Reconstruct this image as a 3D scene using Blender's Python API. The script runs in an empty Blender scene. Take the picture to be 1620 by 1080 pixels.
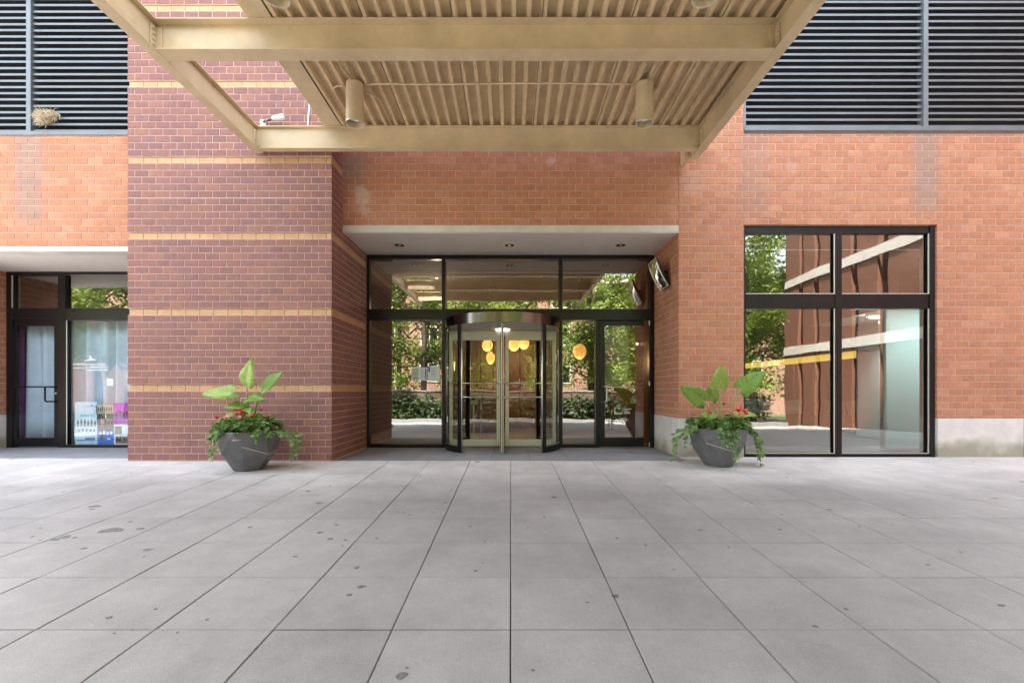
import bpy, bmesh, math, random
from mathutils import Vector, Matrix
random.seed(7)
R = math.radians
sc = bpy.context.scene
col = sc.collection

# ------------------------------------------------------------------ camera
cam_d = bpy.data.cameras.new("camera")
cam = bpy.data.objects.new("camera", cam_d); col.objects.link(cam)
cam.location = (0, 0, 1.0); cam.rotation_euler = (R(90), 0, 0)
cam_d.sensor_width = 36; cam_d.lens = 731 / 1620 * 36
cam_d.shift_x = 2 / 1620; cam_d.shift_y = 78 / 1620
cam_d.clip_start = 0.05; cam_d.clip_end = 1000
sc.camera = cam
# ------------------------------------------------------------------ sky and sun
SUN_EL, SUN_AZ = 60, 338          # sun high behind the building: the facade lies in open shade
w = bpy.data.worlds.new("World"); sc.world = w; w.use_nodes = True
nt = w.node_tree; bg = nt.nodes["Background"]
sky = nt.nodes.new("ShaderNodeTexSky"); sky.sky_type = 'NISHITA'; sky.sun_disc = False
sky.sun_elevation = R(SUN_EL); sky.sun_rotation = R(SUN_AZ)
sky.air_density = 1.0; sky.dust_density = 3.0; sky.ozone_density = 1.0
hsv = nt.nodes.new("ShaderNodeHueSaturation"); hsv.inputs["Saturation"].default_value = 0.38
nt.links.new(sky.outputs[0], hsv.inputs["Color"]); nt.links.new(hsv.outputs[0], bg.inputs[0])
bg.inputs[1].default_value = 0.15
sl = bpy.data.lights.new("sun", 'SUN'); sl.energy = 5.0; sl.angle = R(3); sl.color = (1, 0.92, 0.80)
so = bpy.data.objects.new("sun", sl); col.objects.link(so)
# direction to the sun: Nishita rotation 0 = +Y, turning clockwise
sd = Vector((math.sin(R(SUN_AZ)) * math.cos(R(SUN_EL)), math.cos(R(SUN_AZ)) * math.cos(R(SUN_EL)), math.sin(R(SUN_EL))))
so.rotation_euler = sd.to_track_quat('Z', 'Y').to_euler()
so.location = (0, -20, 30)
vs = sc.view_settings; vs.view_transform = 'Standard'; vs.look = 'None'; vs.gamma = 1
vs.use_curve_mapping = False; vs.exposure = 3.3
sc.render.engine = 'CYCLES'
sc.cycles.max_bounces = 10; sc.cycles.transparent_max_bounces = 16; sc.cycles.glossy_bounces = 5; sc.cycles.diffuse_bounces = 5
sc.cycles.caustics_reflective = False; sc.cycles.caustics_refractive = False

# ------------------------------------------------------------------ materials
def mat(name, base, rough=0.6, metal=0.0, var=0.0, scale=8.0, bump=0.0, bscale=60.0, coords='world', emit=None, es=0.0, spec=0.5, colors=None, piece=0.0, transl=0.0, stretch=(1, 1, 1)):
    """Principled with optional noise colour variation, per-piece variation and fine bump."""
    m = bpy.data.materials.new(name); m.use_nodes = True
    n, l = m.node_tree.nodes, m.node_tree.links
    p = n["Principled BSDF"]; p.inputs["Roughness"].default_value = rough; p.inputs["Metallic"].default_value = metal
    p.inputs["Specular IOR Level"].default_value = spec
    p.inputs["Base Color"].default_value = (*base, 1)
    c = None
    if var or bump or piece or colors:
        geo = n.new("ShaderNodeNewGeometry")
        mp = n.new("ShaderNodeMapping"); mp.inputs["Scale"].default_value = stretch
        l.new(geo.outputs["Position"], mp.inputs[0]); P = mp.outputs[0]
    if colors:                                    # piece colours picked at random per piece
        oi = n.new("ShaderNodeObjectInfo")
        add = n.new("ShaderNodeMath"); add.operation = 'ADD'
        l.new(oi.outputs["Random"], add.inputs[0]); l.new(geo.outputs["Random Per Island"], add.inputs[1])
        fr = n.new("ShaderNodeMath"); fr.operation = 'FRACT'; l.new(add.outputs[0], fr.inputs[0])
        cr = n.new("ShaderNodeValToRGB"); e = cr.color_ramp.elements
        while len(e) < len(colors): e.new(0.5)
        for i, cc in enumerate(colors):
            e[i].position = i / (len(colors) - 1); e[i].color = (*cc, 1)
        l.new(fr.outputs[0], cr.inputs[0]); c = cr.outputs[0]
    if var:
        nz = n.new("ShaderNodeTexNoise"); nz.inputs["Scale"].default_value = scale; nz.inputs["Detail"].default_value = 6
        nz.inputs["Roughness"].default_value = 0.65
        l.new(P, nz.inputs["Vector"])
        mr = n.new("ShaderNodeMapRange"); mr.inputs[1].default_value = 0.3; mr.inputs[2].default_value = 0.7
        mr.inputs[3].default_value = 1 - var; mr.inputs[4].default_value = 1 + var
        l.new(nz.outputs[0], mr.inputs[0])
        mx = n.new("ShaderNodeMix"); mx.data_type = 'RGBA'; mx.blend_type = 'MULTIPLY'; mx.inputs[0].default_value = 1
        if c is None: mx.inputs[6].default_value = (*base, 1)
        else: l.new(c, mx.inputs[6])
        cb = n.new("ShaderNodeCombineColor")
        for i in range(3): l.new(mr.outputs[0], cb.inputs[i])
        l.new(cb.outputs[0], mx.inputs[7]); c = mx.outputs[2]
    if c is not None: l.new(c, p.inputs["Base Color"])
    if bump:
        nb = n.new("ShaderNodeTexNoise"); nb.inputs["Scale"].default_value = bscale; nb.inputs["Detail"].default_value = 5
        l.new(P, nb.inputs["Vector"])
        b = n.new("ShaderNodeBump"); b.inputs["Strength"].default_value = bump; b.inputs["Distance"].default_value = 0.004
        l.new(nb.outputs[0], b.inputs["Height"]); l.new(b.outputs[0], p.inputs["Normal"])
    if emit:
        p.inputs["Emission Color"].default_value = (*emit, 1); p.inputs["Emission Strength"].default_value = es
    if transl:
        t = n.new("ShaderNodeBsdfTranslucent"); ms = n.new("ShaderNodeMixShader"); ms.inputs[0].default_value = transl
        if c is not None: l.new(c, t.inputs[0])
        else: t.inputs[0].default_value = (*base, 1)
        l.new(p.outputs[0], ms.inputs[1]); l.new(t.outputs[0], ms.inputs[2]); l.new(ms.outputs[0], n["Material Output"].inputs[0])
    return m

def glass(name, tint, refl, rough=0.0):
    m = bpy.data.materials.new(name); m.use_nodes = True
    n, l = m.node_tree.nodes, m.node_tree.links; n.remove(n["Principled BSDF"])
    tr = n.new("ShaderNodeBsdfTransparent"); tr.inputs[0].default_value = (*tint, 1)
    gl = n.new("ShaderNodeBsdfGlossy"); gl.inputs[0].default_value = (1, 1, 1, 1); gl.inputs["Roughness"].default_value = rough
    # the faint waviness of float glass
    geo = n.new("ShaderNodeNewGeometry"); nz = n.new("ShaderNodeTexNoise"); nz.inputs["Scale"].default_value = 1.6; nz.inputs["Detail"].default_value = 1
    l.new(geo.outputs["Position"], nz.inputs["Vector"])
    b = n.new("ShaderNodeBump"); b.inputs["Strength"].default_value = 0.075; b.inputs["Distance"].default_value = 0.02
    l.new(nz.outputs[0], b.inputs["Height"]); l.new(b.outputs[0], gl.inputs["Normal"])
    lw0 = n.new("ShaderNodeLayerWeight"); lw0.inputs[0].default_value = 0.5
    lw = n.new("ShaderNodeMath"); lw.operation = 'POWER'; l.new(lw0.outputs["Facing"], lw.inputs[0]); lw.inputs[1].default_value = 4
    mr = n.new("ShaderNodeMapRange"); mr.inputs[3].default_value = refl; mr.inputs[4].default_value = 1.0
    l.new(lw.outputs[0], mr.inputs[0])
    ms = n.new("ShaderNodeMixShader")       # one mirror image per pane: only the outer face of the sheet reflects
    fb = n.new("ShaderNodeMath"); fb.operation = 'SUBTRACT'; fb.inputs[0].default_value = 1; l.new(geo.outputs["Backfacing"], fb.inputs[1])
    fm_ = n.new("ShaderNodeMath"); fm_.operation = 'MULTIPLY'; l.new(mr.outputs[0], fm_.inputs[0]); l.new(fb.outputs[0], fm_.inputs[1]); l.new(fm_.outputs[0], ms.inputs[0])
    l.new(tr.outputs[0], ms.inputs[1]); l.new(gl.outputs[0], ms.inputs[2]); l.new(ms.outputs[0], n["Material Output"].inputs[0])
    return m

M = {}
M['brick_orange'] = mat('brick_orange', (.4, .16, .1), .8, var=.16, scale=14, bump=.5, bscale=160,
    colors=[(.45, .185, .10), (.48, .21, .118), (.42, .172, .095), (.52, .24, .14), (.465, .195, .107), (.435, .178, .10)])
M['brick_maroon'] = mat('brick_maroon', (.2, .09, .08), .75, var=.16, scale=14, bump=.5, bscale=160,
    colors=[(.245, .108, .093), (.285, .127, .104), (.225, .104, .102), (.27, .12, .106), (.255, .115, .115), (.31, .14, .102), (.235, .104, .096)])
M['brick_tan'] = mat('brick_tan', (.6, .38, .2), .8, var=.12, scale=14, bump=.4, bscale=160,
    colors=[(.56, .33, .175), (.60, .365, .205), (.53, .31, .165), (.585, .35, .19)])
M['mortar'] = mat('mortar', (.60, .45, .40), .95, var=.15, scale=20)
M['mortar_tan'] = mat('mortar_tan', (.42, .27, .16), .95, var=.12, scale=20)
M['limestone'] = mat('limestone', (.68, .64, .62), .8, var=.16, scale=2.5, bump=.25, bscale=90)
M['concrete_trim'] = mat('concrete_trim', (.6, .57, .52), .8, var=.12, scale=4, bump=.2)
M['soffit'] = mat('soffit', (.68, .64, .60), .8, var=.06, scale=3)
M['frame'] = mat('frame', (.012, .010, .013), .32, .3, var=.3, scale=6)
M['bronze'] = mat('bronze', (.20, .175, .175), .2, 1.0)
M['steel'] = mat('steel', (.75, .74, .72), .28, 1.0)
M['alu'] = mat('alu', (.68, .66, .56), .38, .35)
M['paint_beam'] = mat('paint_beam', (.60, .48, .31), .5, var=.16, scale=2.2, bump=.08, bscale=40)
M['paint_deck'] = mat('paint_deck', (.62, .48, .30), .6, var=.12, scale=5, bump=.05)
M['louvre'] = mat('louvre', (.165, .182, .20), .45, .4, var=.12, scale=3)
M['black'] = mat('black', (.008, .007, .01), .9)
M['black_metal'] = mat('black_metal', (.01, .01, .012), .4, .5)
M['white_paint'] = mat('white_paint', (.78, .77, .74), .5)
M['white_print'] = mat('white_print', (.85, .86, .88), .6)
M['chrome'] = mat('chrome', (.8, .8, .78), .06, 1.0)
M['planter'] = mat('planter', (.14, .137, .15), .30, .0, var=.25, scale=7, bump=.2, bscale=50)
M['soil'] = mat('soil', (.05, .032, .02), .95, var=.3, scale=30)
M['leaf_big'] = mat('leaf_big', (.17, .32, .04), .38, var=.22, scale=9, bump=.2, bscale=30, transl=.35)
M['leaf_pale'] = mat('leaf_pale', (.34, .50, .10), .42, var=.25, scale=9, bump=.2, bscale=30, transl=.35)
def add_veins(m, colour):
    n, l = m.node_tree.nodes, m.node_tree.links; p = n["Principled BSDF"]; src = p.inputs["Base Color"].links[0].from_socket
    uv = n.new("ShaderNodeUVMap"); sx = n.new("ShaderNodeSeparateXYZ"); l.new(uv.outputs[0], sx.inputs[0])
    def M_(op, a, b):
        x = n.new("ShaderNodeMath"); x.operation = op
        for k, q in enumerate((a, b)):
            if q is None: continue
            if isinstance(q, (int, float)): x.inputs[k].default_value = q
            else: l.new(q, x.inputs[k])
        return x.outputs[0]
    ab = M_('ABSOLUTE', sx.outputs[1], None)
    fr = M_('FRACT', M_('MULTIPLY', M_('SUBTRACT', sx.outputs[0], M_('MULTIPLY', ab, .22)), 8.0), None)
    side = M_('LESS_THAN', M_('ABSOLUTE', M_('SUBTRACT', fr, .5), None), .075)
    mid = M_('LESS_THAN', ab, .05)
    v = M_('MULTIPLY', M_('MAXIMUM', side, mid), .38)
    mx = n.new("ShaderNodeMix"); mx.data_type = 'RGBA'; l.new(v, mx.inputs[0]); l.new(src, mx.inputs[6]); mx.inputs[7].default_value = (*colour, 1)
    l.new(mx.outputs[2], p.inputs["Base Color"])
    for t in n:
        if t.type == 'BSDF_TRANSLUCENT': l.new(mx.outputs[2], t.inputs[0])
add_veins(M['leaf_big'], (.36, .46, .16)); add_veins(M['leaf_pale'], (.48, .58, .24))
def add_streaks(m, streaks, blooms, dark, pale):
    """rain-washed soot streaks below the mullions (x, half width, z low, z high, amount) and lime bloom (x, z, radius)"""
    n, l = m.node_tree.nodes, m.node_tree.links; p = n["Principled BSDF"]; src = p.inputs["Base Color"].links[0].from_socket
    geo = n.new("ShaderNodeNewGeometry"); sx = n.new("ShaderNodeSeparateXYZ"); l.new(geo.outputs["Position"], sx.inputs[0])
    nz = n.new("ShaderNodeTexNoise"); nz.inputs["Scale"].default_value = 7; nz.inputs["Detail"].default_value = 6; l.new(geo.outputs["Position"], nz.inputs["Vector"])
    def M_(op, a, b, c=None):
        x = n.new("ShaderNodeMath"); x.operation = op
        for k, q in enumerate((a, b, c)):
            if q is None: continue
            if isinstance(q, (int, float)): x.inputs[k].default_value = q
            else: l.new(q, x.inputs[k])
        return x.outputs[0]
    def ramp(v, a, b):
        x = n.new("ShaderNodeMapRange"); x.interpolation_type = 'SMOOTHSTEP'; x.inputs[1].default_value = a; x.inputs[2].default_value = b; l.new(v, x.inputs[0]); return x.outputs[0]
    tot = None
    for (x0, hw, z0, z1, am) in streaks:
        d = M_('ABSOLUTE', M_('SUBTRACT', sx.outputs[0], x0), None)
        d = M_('SUBTRACT', d, M_('MULTIPLY', nz.outputs[0], hw * .5))
        q = M_('MULTIPLY', M_('SUBTRACT', 1.0, ramp(d, hw * .2, hw)), M_('MULTIPLY', ramp(sx.outputs[2], z0, z0 + .5), M_('SUBTRACT', 1.0, ramp(sx.outputs[2], z1 - .05, z1 + .05))))
        q = M_('MULTIPLY', q, am); tot = q if tot is None else M_('MAXIMUM', tot, q)
    mx = n.new("ShaderNodeMix"); mx.data_type = 'RGBA'; l.new(tot, mx.inputs[0]); l.new(src, mx.inputs[6]); mx.inputs[7].default_value = (*dark, 1)
    tot = None
    for (x0, z0, rr, am) in blooms:
        d = M_('SQRT', M_('ADD', M_('POWER', M_('SUBTRACT', sx.outputs[0], x0), 2.0), M_('POWER', M_('SUBTRACT', sx.outputs[2], z0), 2.0)), None)
        d = M_('MULTIPLY_ADD', nz.outputs[0], -rr * 1.6, d)
        q = M_('MULTIPLY', M_('SUBTRACT', 1.0, ramp(d, -rr * .35, rr * .3)), am); tot = q if tot is None else M_('MAXIMUM', tot, q)
    m2 = n.new("ShaderNodeMix"); m2.data_type = 'RGBA'; l.new(tot, m2.inputs[0]); l.new(mx.outputs[2], m2.inputs[6]); m2.inputs[7].default_value = (*pale, 1)
    l.new(m2.outputs[2], p.inputs["Base Color"])
add_streaks(M['brick_orange'], [(6.36, .22, 3.5, 5.0, .6), (-7.39, .24, 3.3, 4.95, .6), (3.72, .26, 3.4, 4.95, .28), (-2.45, .25, 3.9, 4.6, .55)],
            [(-2.28, 3.98, .16, .5), (-2.25, 3.76, .10, .4), (.62, 4.50, .09, .5), (2.75, 4.2, .22, .16), (4.3, 4.4, .12, .2)], (.27, .2, .18), (.68, .54, .48))
M['stem'] = mat('stem', (.24, .32, .10), .5, var=.2, scale=20)
M['ivy'] = mat('ivy', (.06, .14, .035), .42, colors=[(.06, .15, .04), (.13, .26, .07), (.22, .36, .12), (.09, .2, .07), (.30, .42, .10), (.15, .30, .12)], transl=.25)
M['flower_leaf'] = mat('flower_leaf', (.09, .17, .03), .5, colors=[(.10, .20, .03), (.19, .28, .04), (.08, .15, .03)], transl=.25)
M['petal_red'] = mat('petal_red', (.75, .05, .04), .5, var=.2, scale=60, transl=.3)
M['petal_pink'] = mat('petal_pink', (.85, .30, .30), .5, var=.2, scale=60, transl=.3)
M['straw'] = mat('straw', (.5, .38, .22), .85, colors=[(.62, .5, .34), (.46, .35, .22), (.75, .66, .52)])
M['tree_leaf'] = mat('tree_leaf', (.09, .16, .03), .5, colors=[(.09, .15, .02), (.14, .21, .025), (.20, .27, .04), (.12, .18, .025)], transl=.5)
M['bush_leaf'] = mat('bush_leaf', (.2, .33, .03), .5, colors=[(.18, .30, .02), (.26, .38, .04), (.22, .36, .03)], transl=.4)
M['hedge_leaf'] = mat('hedge_leaf', (.04, .075, .02), .5, colors=[(.016, .034, .008), (.028, .055, .012), (.045, .07, .018)], transl=.2)
M['bark'] = mat('bark', (.09, .065, .045), .9, var=.35, scale=6, bump=.8, bscale=14, stretch=(1, 1, .25))
M['wood'] = mat('wood', (.115, .04, .018), .4, var=.3, scale=5, stretch=(1, 1, .12))
M['floor_in'] = mat('floor_in', (.22, .21, .21), .35, var=.1, scale=2)
M['wall_in'] = mat('wall_in', (.34, .33, .30), .8, var=.05, scale=2)
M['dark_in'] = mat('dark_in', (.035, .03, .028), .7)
M['ceil_in'] = mat('ceil_in', (.16, .15, .13), .8)
M['sofa'] = mat('sofa', (.05, .038, .035), .8, var=.2, scale=12)
M['cushion'] = mat('cushion', (.5, .47, .44), .9, var=.1, scale=18)
M['curtain'] = mat('curtain', (.86, .87, .95), .85, var=.05, scale=6, transl=.3)
M['curtain_violet'] = mat('curtain_violet', (.30, .10, .38), .85, transl=.3)
M['lamp_amber'] = mat('lamp_amber', (.8, .45, .15), .6, emit=(1, .46, .10), es=.15)
M['lamp_white'] = mat('lamp_white', (.9, .85, .75), .6, emit=(1, .86, .6), es=.35)
M['cove'] = mat('cove', (.8, .6, .2), .6, emit=(1, .66, .12), es=.12)
M['frost'] = mat('frost', (.74, .88, .88), .35, var=.06, scale=1.2, stretch=(1, 1, .3), transl=.5)
M['paper'] = mat('paper', (.86, .89, .92), .7)
M['print_blue'] = mat('print_blue', (.04, .15, .6), .6, var=.5, scale=25)
M['print_pale'] = mat('print_pale', (.62, .74, .85), .6, var=.1, scale=15)
M['print_photo'] = mat('print_photo', (.26, .13, .09), .6, var=.8, scale=22)
M['print_magenta'] = mat('print_magenta', (.62, .05, .55), .6, var=.35, scale=14)
M['print_green'] = mat('print_green', (.42, .6, .45), .6, var=.2, scale=30)
M['print_dark'] = mat('print_dark', (.07, .05, .06), .6, var=.6, scale=30)
M['print_teal'] = mat('print_teal', (.05, .35, .5), .6)
M['glass'] = glass('glass', (.80, .78, .74), .27)
M['glass_window'] = glass('glass_window', (.84, .86, .84), .24)
M['glass_shop'] = glass('glass_shop', (.90, .97, 1.0), .07)
M['glass_door'] = glass('glass_door', (.90, .93, .90), .09)
M['asphalt'] = mat('asphalt', (.06, .06, .06), .9, var=.2, scale=30, bump=.3)
M['kerb'] = mat('kerb', (.24, .235, .225), .85, var=.15, scale=6)
M['drive'] = mat('drive', (.09, .088, .085), .9, var=.2, scale=3, bump=.2)
M['ground'] = mat('ground', (.08, .1, .04), .95, var=.3, scale=3)
M['wing_brick'] = mat('wing_brick', (.17, .075, .045), .8, var=.2, scale=4, stretch=(1, 1, 4))
M['far_brick'] = mat('far_brick', (.30, .17, .12), .8, var=.15, scale=3, stretch=(1, 1, 5))
M['garden_wall'] = mat('garden_wall', (.13, .085, .06), .85, var=.2, scale=5)

def pavement_material(name, base, stains, wall_gain=1.0):
    """Concrete slab: broad tone change from slab to slab, blotches, sand-grain speckle, gum spots."""
    m = bpy.data.materials.new(name); m.use_nodes = True
    n, l = m.node_tree.nodes, m.node_tree.links; p = n["Principled BSDF"]
    p.inputs["Roughness"].default_value = .78; p.inputs["Specular IOR Level"].default_value = .35
    geo = n.new("ShaderNodeNewGeometry"); oi = n.new("ShaderNodeObjectInfo"); P = geo.outputs["Position"]
    def noise(scale, detail, lo, hi, a, b, rough=.6):
        nz = n.new("ShaderNodeTexNoise"); nz.inputs["Scale"].default_value = scale; nz.inputs["Detail"].default_value = detail
        nz.inputs["Roughness"].default_value = rough; l.new(P, nz.inputs["Vector"])
        mr = n.new("ShaderNodeMapRange"); mr.inputs[1].default_value = lo; mr.inputs[2].default_value = hi
        mr.inputs[3].default_value = a; mr.inputs[4].default_value = b; l.new(nz.outputs[0], mr.inputs[0]); return mr.outputs[0]
    def mul(a, b):
        x = n.new("ShaderNodeMath"); x.operation = 'MULTIPLY'; l.new(a, x.inputs[0]); l.new(b, x.inputs[1]); return x.outputs[0]
    f = noise(.7, 5, .3, .7, .82, 1.12)
    f = mul(f, noise(4, 7, .3, .7, .86, 1.09, .72))
    f = mul(f, noise(170, 2, .3, .72, .84, 1.18))
    mo = n.new("ShaderNodeMapRange"); mo.inputs[3].default_value = .94; mo.inputs[4].default_value = 1.05; l.new(oi.outputs["Random"], mo.inputs[0])
    f = mul(f, mo.outputs[0])
    # pale aggregate grains
    vo = n.new("ShaderNodeTexVoronoi"); vo.inputs["Scale"].default_value = 55; l.new(P, vo.inputs["Vector"])
    g1 = n.new("ShaderNodeMapRange"); g1.inputs[1].default_value = .06; g1.inputs[2].default_value = .12; g1.inputs[3].default_value = 1.5; g1.inputs[4].default_value = 1
    l.new(vo.outputs["Distance"], g1.inputs[0]); f = mul(f, g1.outputs[0])
    # gum spots: cells of a big Voronoi, few of them, in clusters
    v2 = n.new("ShaderNodeTexVoronoi"); v2.inputs["Scale"].default_value = 6.5; v2.inputs["Randomness"].default_value = 1
    wv = n.new("ShaderNodeVectorMath"); wv.operation = 'MULTIPLY_ADD'
    nn = n.new("ShaderNodeTexNoise"); nn.inputs["Scale"].default_value = 26; l.new(P, nn.inputs["Vector"])
    l.new(nn.outputs["Color"], wv.inputs[0]); wv.inputs[1].default_value = (.03, .03, .0); l.new(P, wv.inputs[2]); l.new(wv.outputs[0], v2.inputs["Vector"])
    sp = n.new("ShaderNodeSeparateColor"); l.new(v2.outputs["Color"], sp.inputs[0])
    rad = n.new("ShaderNodeMapRange"); rad.inputs[1].default_value = 1 - stains; rad.inputs[2].default_value = 1; rad.inputs[3].default_value = 0.0; rad.inputs[4].default_value = .26
    l.new(sp.outputs[0], rad.inputs[0])
    cm = noise(.55, 3, .42, .62, .25, 1.25); rm_ = mul(rad.outputs[0], cm)
    lt = n.new("ShaderNodeMath"); lt.operation = 'SUBTRACT'; l.new(rm_, lt.inputs[0]); l.new(v2.outputs["Distance"], lt.inputs[1])
    ed = n.new("ShaderNodeMapRange"); ed.inputs[1].default_value = 0; ed.inputs[2].default_value = .03; ed.inputs[3].default_value = 1; ed.inputs[4].default_value = .38
    l.new(lt.outputs[0], ed.inputs[0]); f = mul(f, ed.outputs[0])
    if wall_gain > 1:       # the slabs grow paler towards the wall, with an uneven edge
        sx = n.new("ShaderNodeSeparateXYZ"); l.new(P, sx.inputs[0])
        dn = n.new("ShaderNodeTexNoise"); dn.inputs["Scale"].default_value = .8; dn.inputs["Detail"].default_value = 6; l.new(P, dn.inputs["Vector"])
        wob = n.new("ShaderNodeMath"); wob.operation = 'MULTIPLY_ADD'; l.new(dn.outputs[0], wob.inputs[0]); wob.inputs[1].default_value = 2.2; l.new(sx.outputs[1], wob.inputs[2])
        cl = n.new("ShaderNodeMapRange"); cl.interpolation_type = 'SMOOTHSTEP'; cl.inputs[1].default_value = 5.6; cl.inputs[2].default_value = 7.6; cl.inputs[3].default_value = 1; cl.inputs[4].default_value = wall_gain
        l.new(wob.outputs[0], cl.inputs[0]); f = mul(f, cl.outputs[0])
    mx = n.new("ShaderNodeVectorMath"); mx.operation = 'SCALE'; mx.inputs[0].default_value = base; l.new(f, mx.inputs["Scale"])
    l.new(mx.outputs[0], p.inputs["Base Color"])
    nb = n.new("ShaderNodeTexNoise"); nb.inputs["Scale"].default_value = 140; nb.inputs["Detail"].default_value = 4; l.new(P, nb.inputs["Vector"])
    b = n.new("ShaderNodeBump"); b.inputs["Strength"].default_value = .35; b.inputs["Distance"].default_value = .003
    l.new(nb.outputs[0], b.inputs["Height"]); l.new(b.outputs[0], p.inputs["Normal"])
    return m
M['slab'] = pavement_material('slab', (.285, .275, .268), .2, wall_gain=1.95)
M['slab_dark'] = pavement_material('slab_dark', (.27, .275, .295), .03)
M['gum'] = mat('gum', (.13, .125, .12), .8, var=.35, scale=40)
M['joint'] = mat('joint', (.09, .086, .08), .95)

# ------------------------------------------------------------------ helpers
def link(name, me, parent=None, m=None):
    o = bpy.data.objects.new(name, me); col.objects.link(o)
    if parent is not None: o.parent = parent
    if m is not None and me is not None and not me.materials: me.materials.append(M[m] if isinstance(m, str) else m)
    return o
def tag(o, label=None, cat=None, group=None, kind=None):
    if label: o['label'] = label
    if cat: o['category'] = cat
    if group: o['group'] = group
    if kind: o['kind'] = kind
    return o
def thing(name, label, cat, loc=(0, 0, 0), group=None, rz=0):
    o = bpy.data.objects.new(name, None); col.objects.link(o); o.location = loc; o.rotation_euler = (0, 0, rz)
    o.empty_display_size = .1
    return tag(o, label, cat, group)
def mesh(name, verts, faces, smooth=False):
    me = bpy.data.meshes.new(name); me.from_pydata([tuple(v) for v in verts], [], faces); me.update()
    if smooth:
        for p in me.polygons: p.use_smooth = True
    return me
class MB:
    """collects shapes for one mesh"""
    def __init__(s): s.v = []; s.f = []
    def add(s, verts, faces):
        k = len(s.v); s.v += [tuple(v) for v in verts]; s.f += [tuple(i + k for i in f) for f in faces]; return s
    def box(s, x0, x1, y0, y1, z0, z1):
        return s.add([(x0, y0, z0), (x1, y0, z0), (x1, y1, z0), (x0, y1, z0), (x0, y0, z1), (x1, y0, z1), (x1, y1, z1), (x0, y1, z1)],
                     [(0, 3, 2, 1), (4, 5, 6, 7), (0, 1, 5, 4), (1, 2, 6, 5), (2, 3, 7, 6), (3, 0, 4, 7)])
    def tube(s, pts, r, n=8, cap=True):
        pts = [Vector(p) for p in pts]; k = len(s.v); rs = r if isinstance(r, (list, tuple)) else [r] * len(pts)
        up = None
        for i, p in enumerate(pts):
            d = (pts[min(i + 1, len(pts) - 1)] - pts[max(i - 1, 0)]).normalized()
            if up is None: up = d.orthogonal().normalized()
            up = (up - d * up.dot(d)).normalized() if (up - d * up.dot(d)).length > 1e-5 else d.orthogonal().normalized()
            q = d.cross(up)
            for j in range(n):
                a = 2 * math.pi * j / n
                s.v.append(tuple(p + (up * math.cos(a) + q * math.sin(a)) * rs[i]))
        for i in range(len(pts) - 1):
            for j in range(n):
                a, b = k + i * n + j, k + i * n + (j + 1) % n
                s.f.append((a, b, b + n, a + n))
        if cap:
            s.f.append(tuple(k + j for j in reversed(range(n)))); s.f.append(tuple(k + (len(pts) - 1) * n + j for j in range(n)))
        return s
    def lathe(s, prof, c=(0, 0, 0), n=24, a0=0, a1=2 * math.pi):
        k = len(s.v); full = abs(a1 - a0 - 2 * math.pi) < 1e-6; m = n if full else n + 1
        for (r, z) in prof:
            for j in range(m):
                a = a0 + (a1 - a0) * j / n
                s.v.append((c[0] + r * math.cos(a), c[1] + r * math.sin(a), c[2] + z))
        for i in range(len(prof) - 1):
            for j in range(n):
                a = k + i * m + j; b = k + i * m + (j + 1) % m
                s.f.append((a, b, b + m, a + m))
        return s
    def build(s, name, m, parent=None, smooth=False, bevel=0):
        me = mesh(name, s.v, s.f, smooth)
        o = link(name, me, parent, m)
        if bevel:
            b = o.modifiers.new("bevel", 'BEVEL'); b.width = bevel; b.segments = 2; b.limit_method = 'ANGLE'
        return o
def box(name, x0, x1, y0, y1, z0, z1, m, parent=None, bevel=0):
    return MB().box(x0, x1, y0, y1, z0, z1).build(name, m, parent, bevel=bevel)
def smooth_by_angle(o, ang=35):
    me = o.data
    for p in me.polygons: p.use_smooth = True
    try: me.set_sharp_from_angle(angle=R(ang))
    except Exception: pass
    return o
def text(name, s, size, loc, m, parent=None, ext=.0006, align='LEFT', shear=0.0, bold=0.0):
    c = bpy.data.curves.new(name, 'FONT'); c.body = s; c.size = size; c.align_x = align; c.extrude = ext; c.shear = shear; c.offset = bold
    t = bpy.data.objects.new(name + '_tmp', c); col.objects.link(t)
    dg = bpy.context.evaluated_depsgraph_get(); dg.update()
    me = bpy.data.meshes.new_from_object(t.evaluated_get(dg))
    bpy.data.objects.remove(t); bpy.data.curves.remove(c)
    o = link(name, me, parent, None); me.materials.clear(); me.materials.append(M[m])
    o.location = loc; o.rotation_euler = (R(90), 0, 0)
    return o
Px = lambda px, Y: (px - 808) * Y / 731          # photograph pixel -> metres at depth Y (survey of the photo)
Pz = lambda py, Y: 1.0 + (618 - py) * Y / 731

YP, YW, YS = 6.64, 7.08, 8.32                     # pilaster face, brick wall face, shopfront plane
XL, XR = -2.571, 2.571                            # entrance recess corners
H_SOF = 3.43

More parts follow.
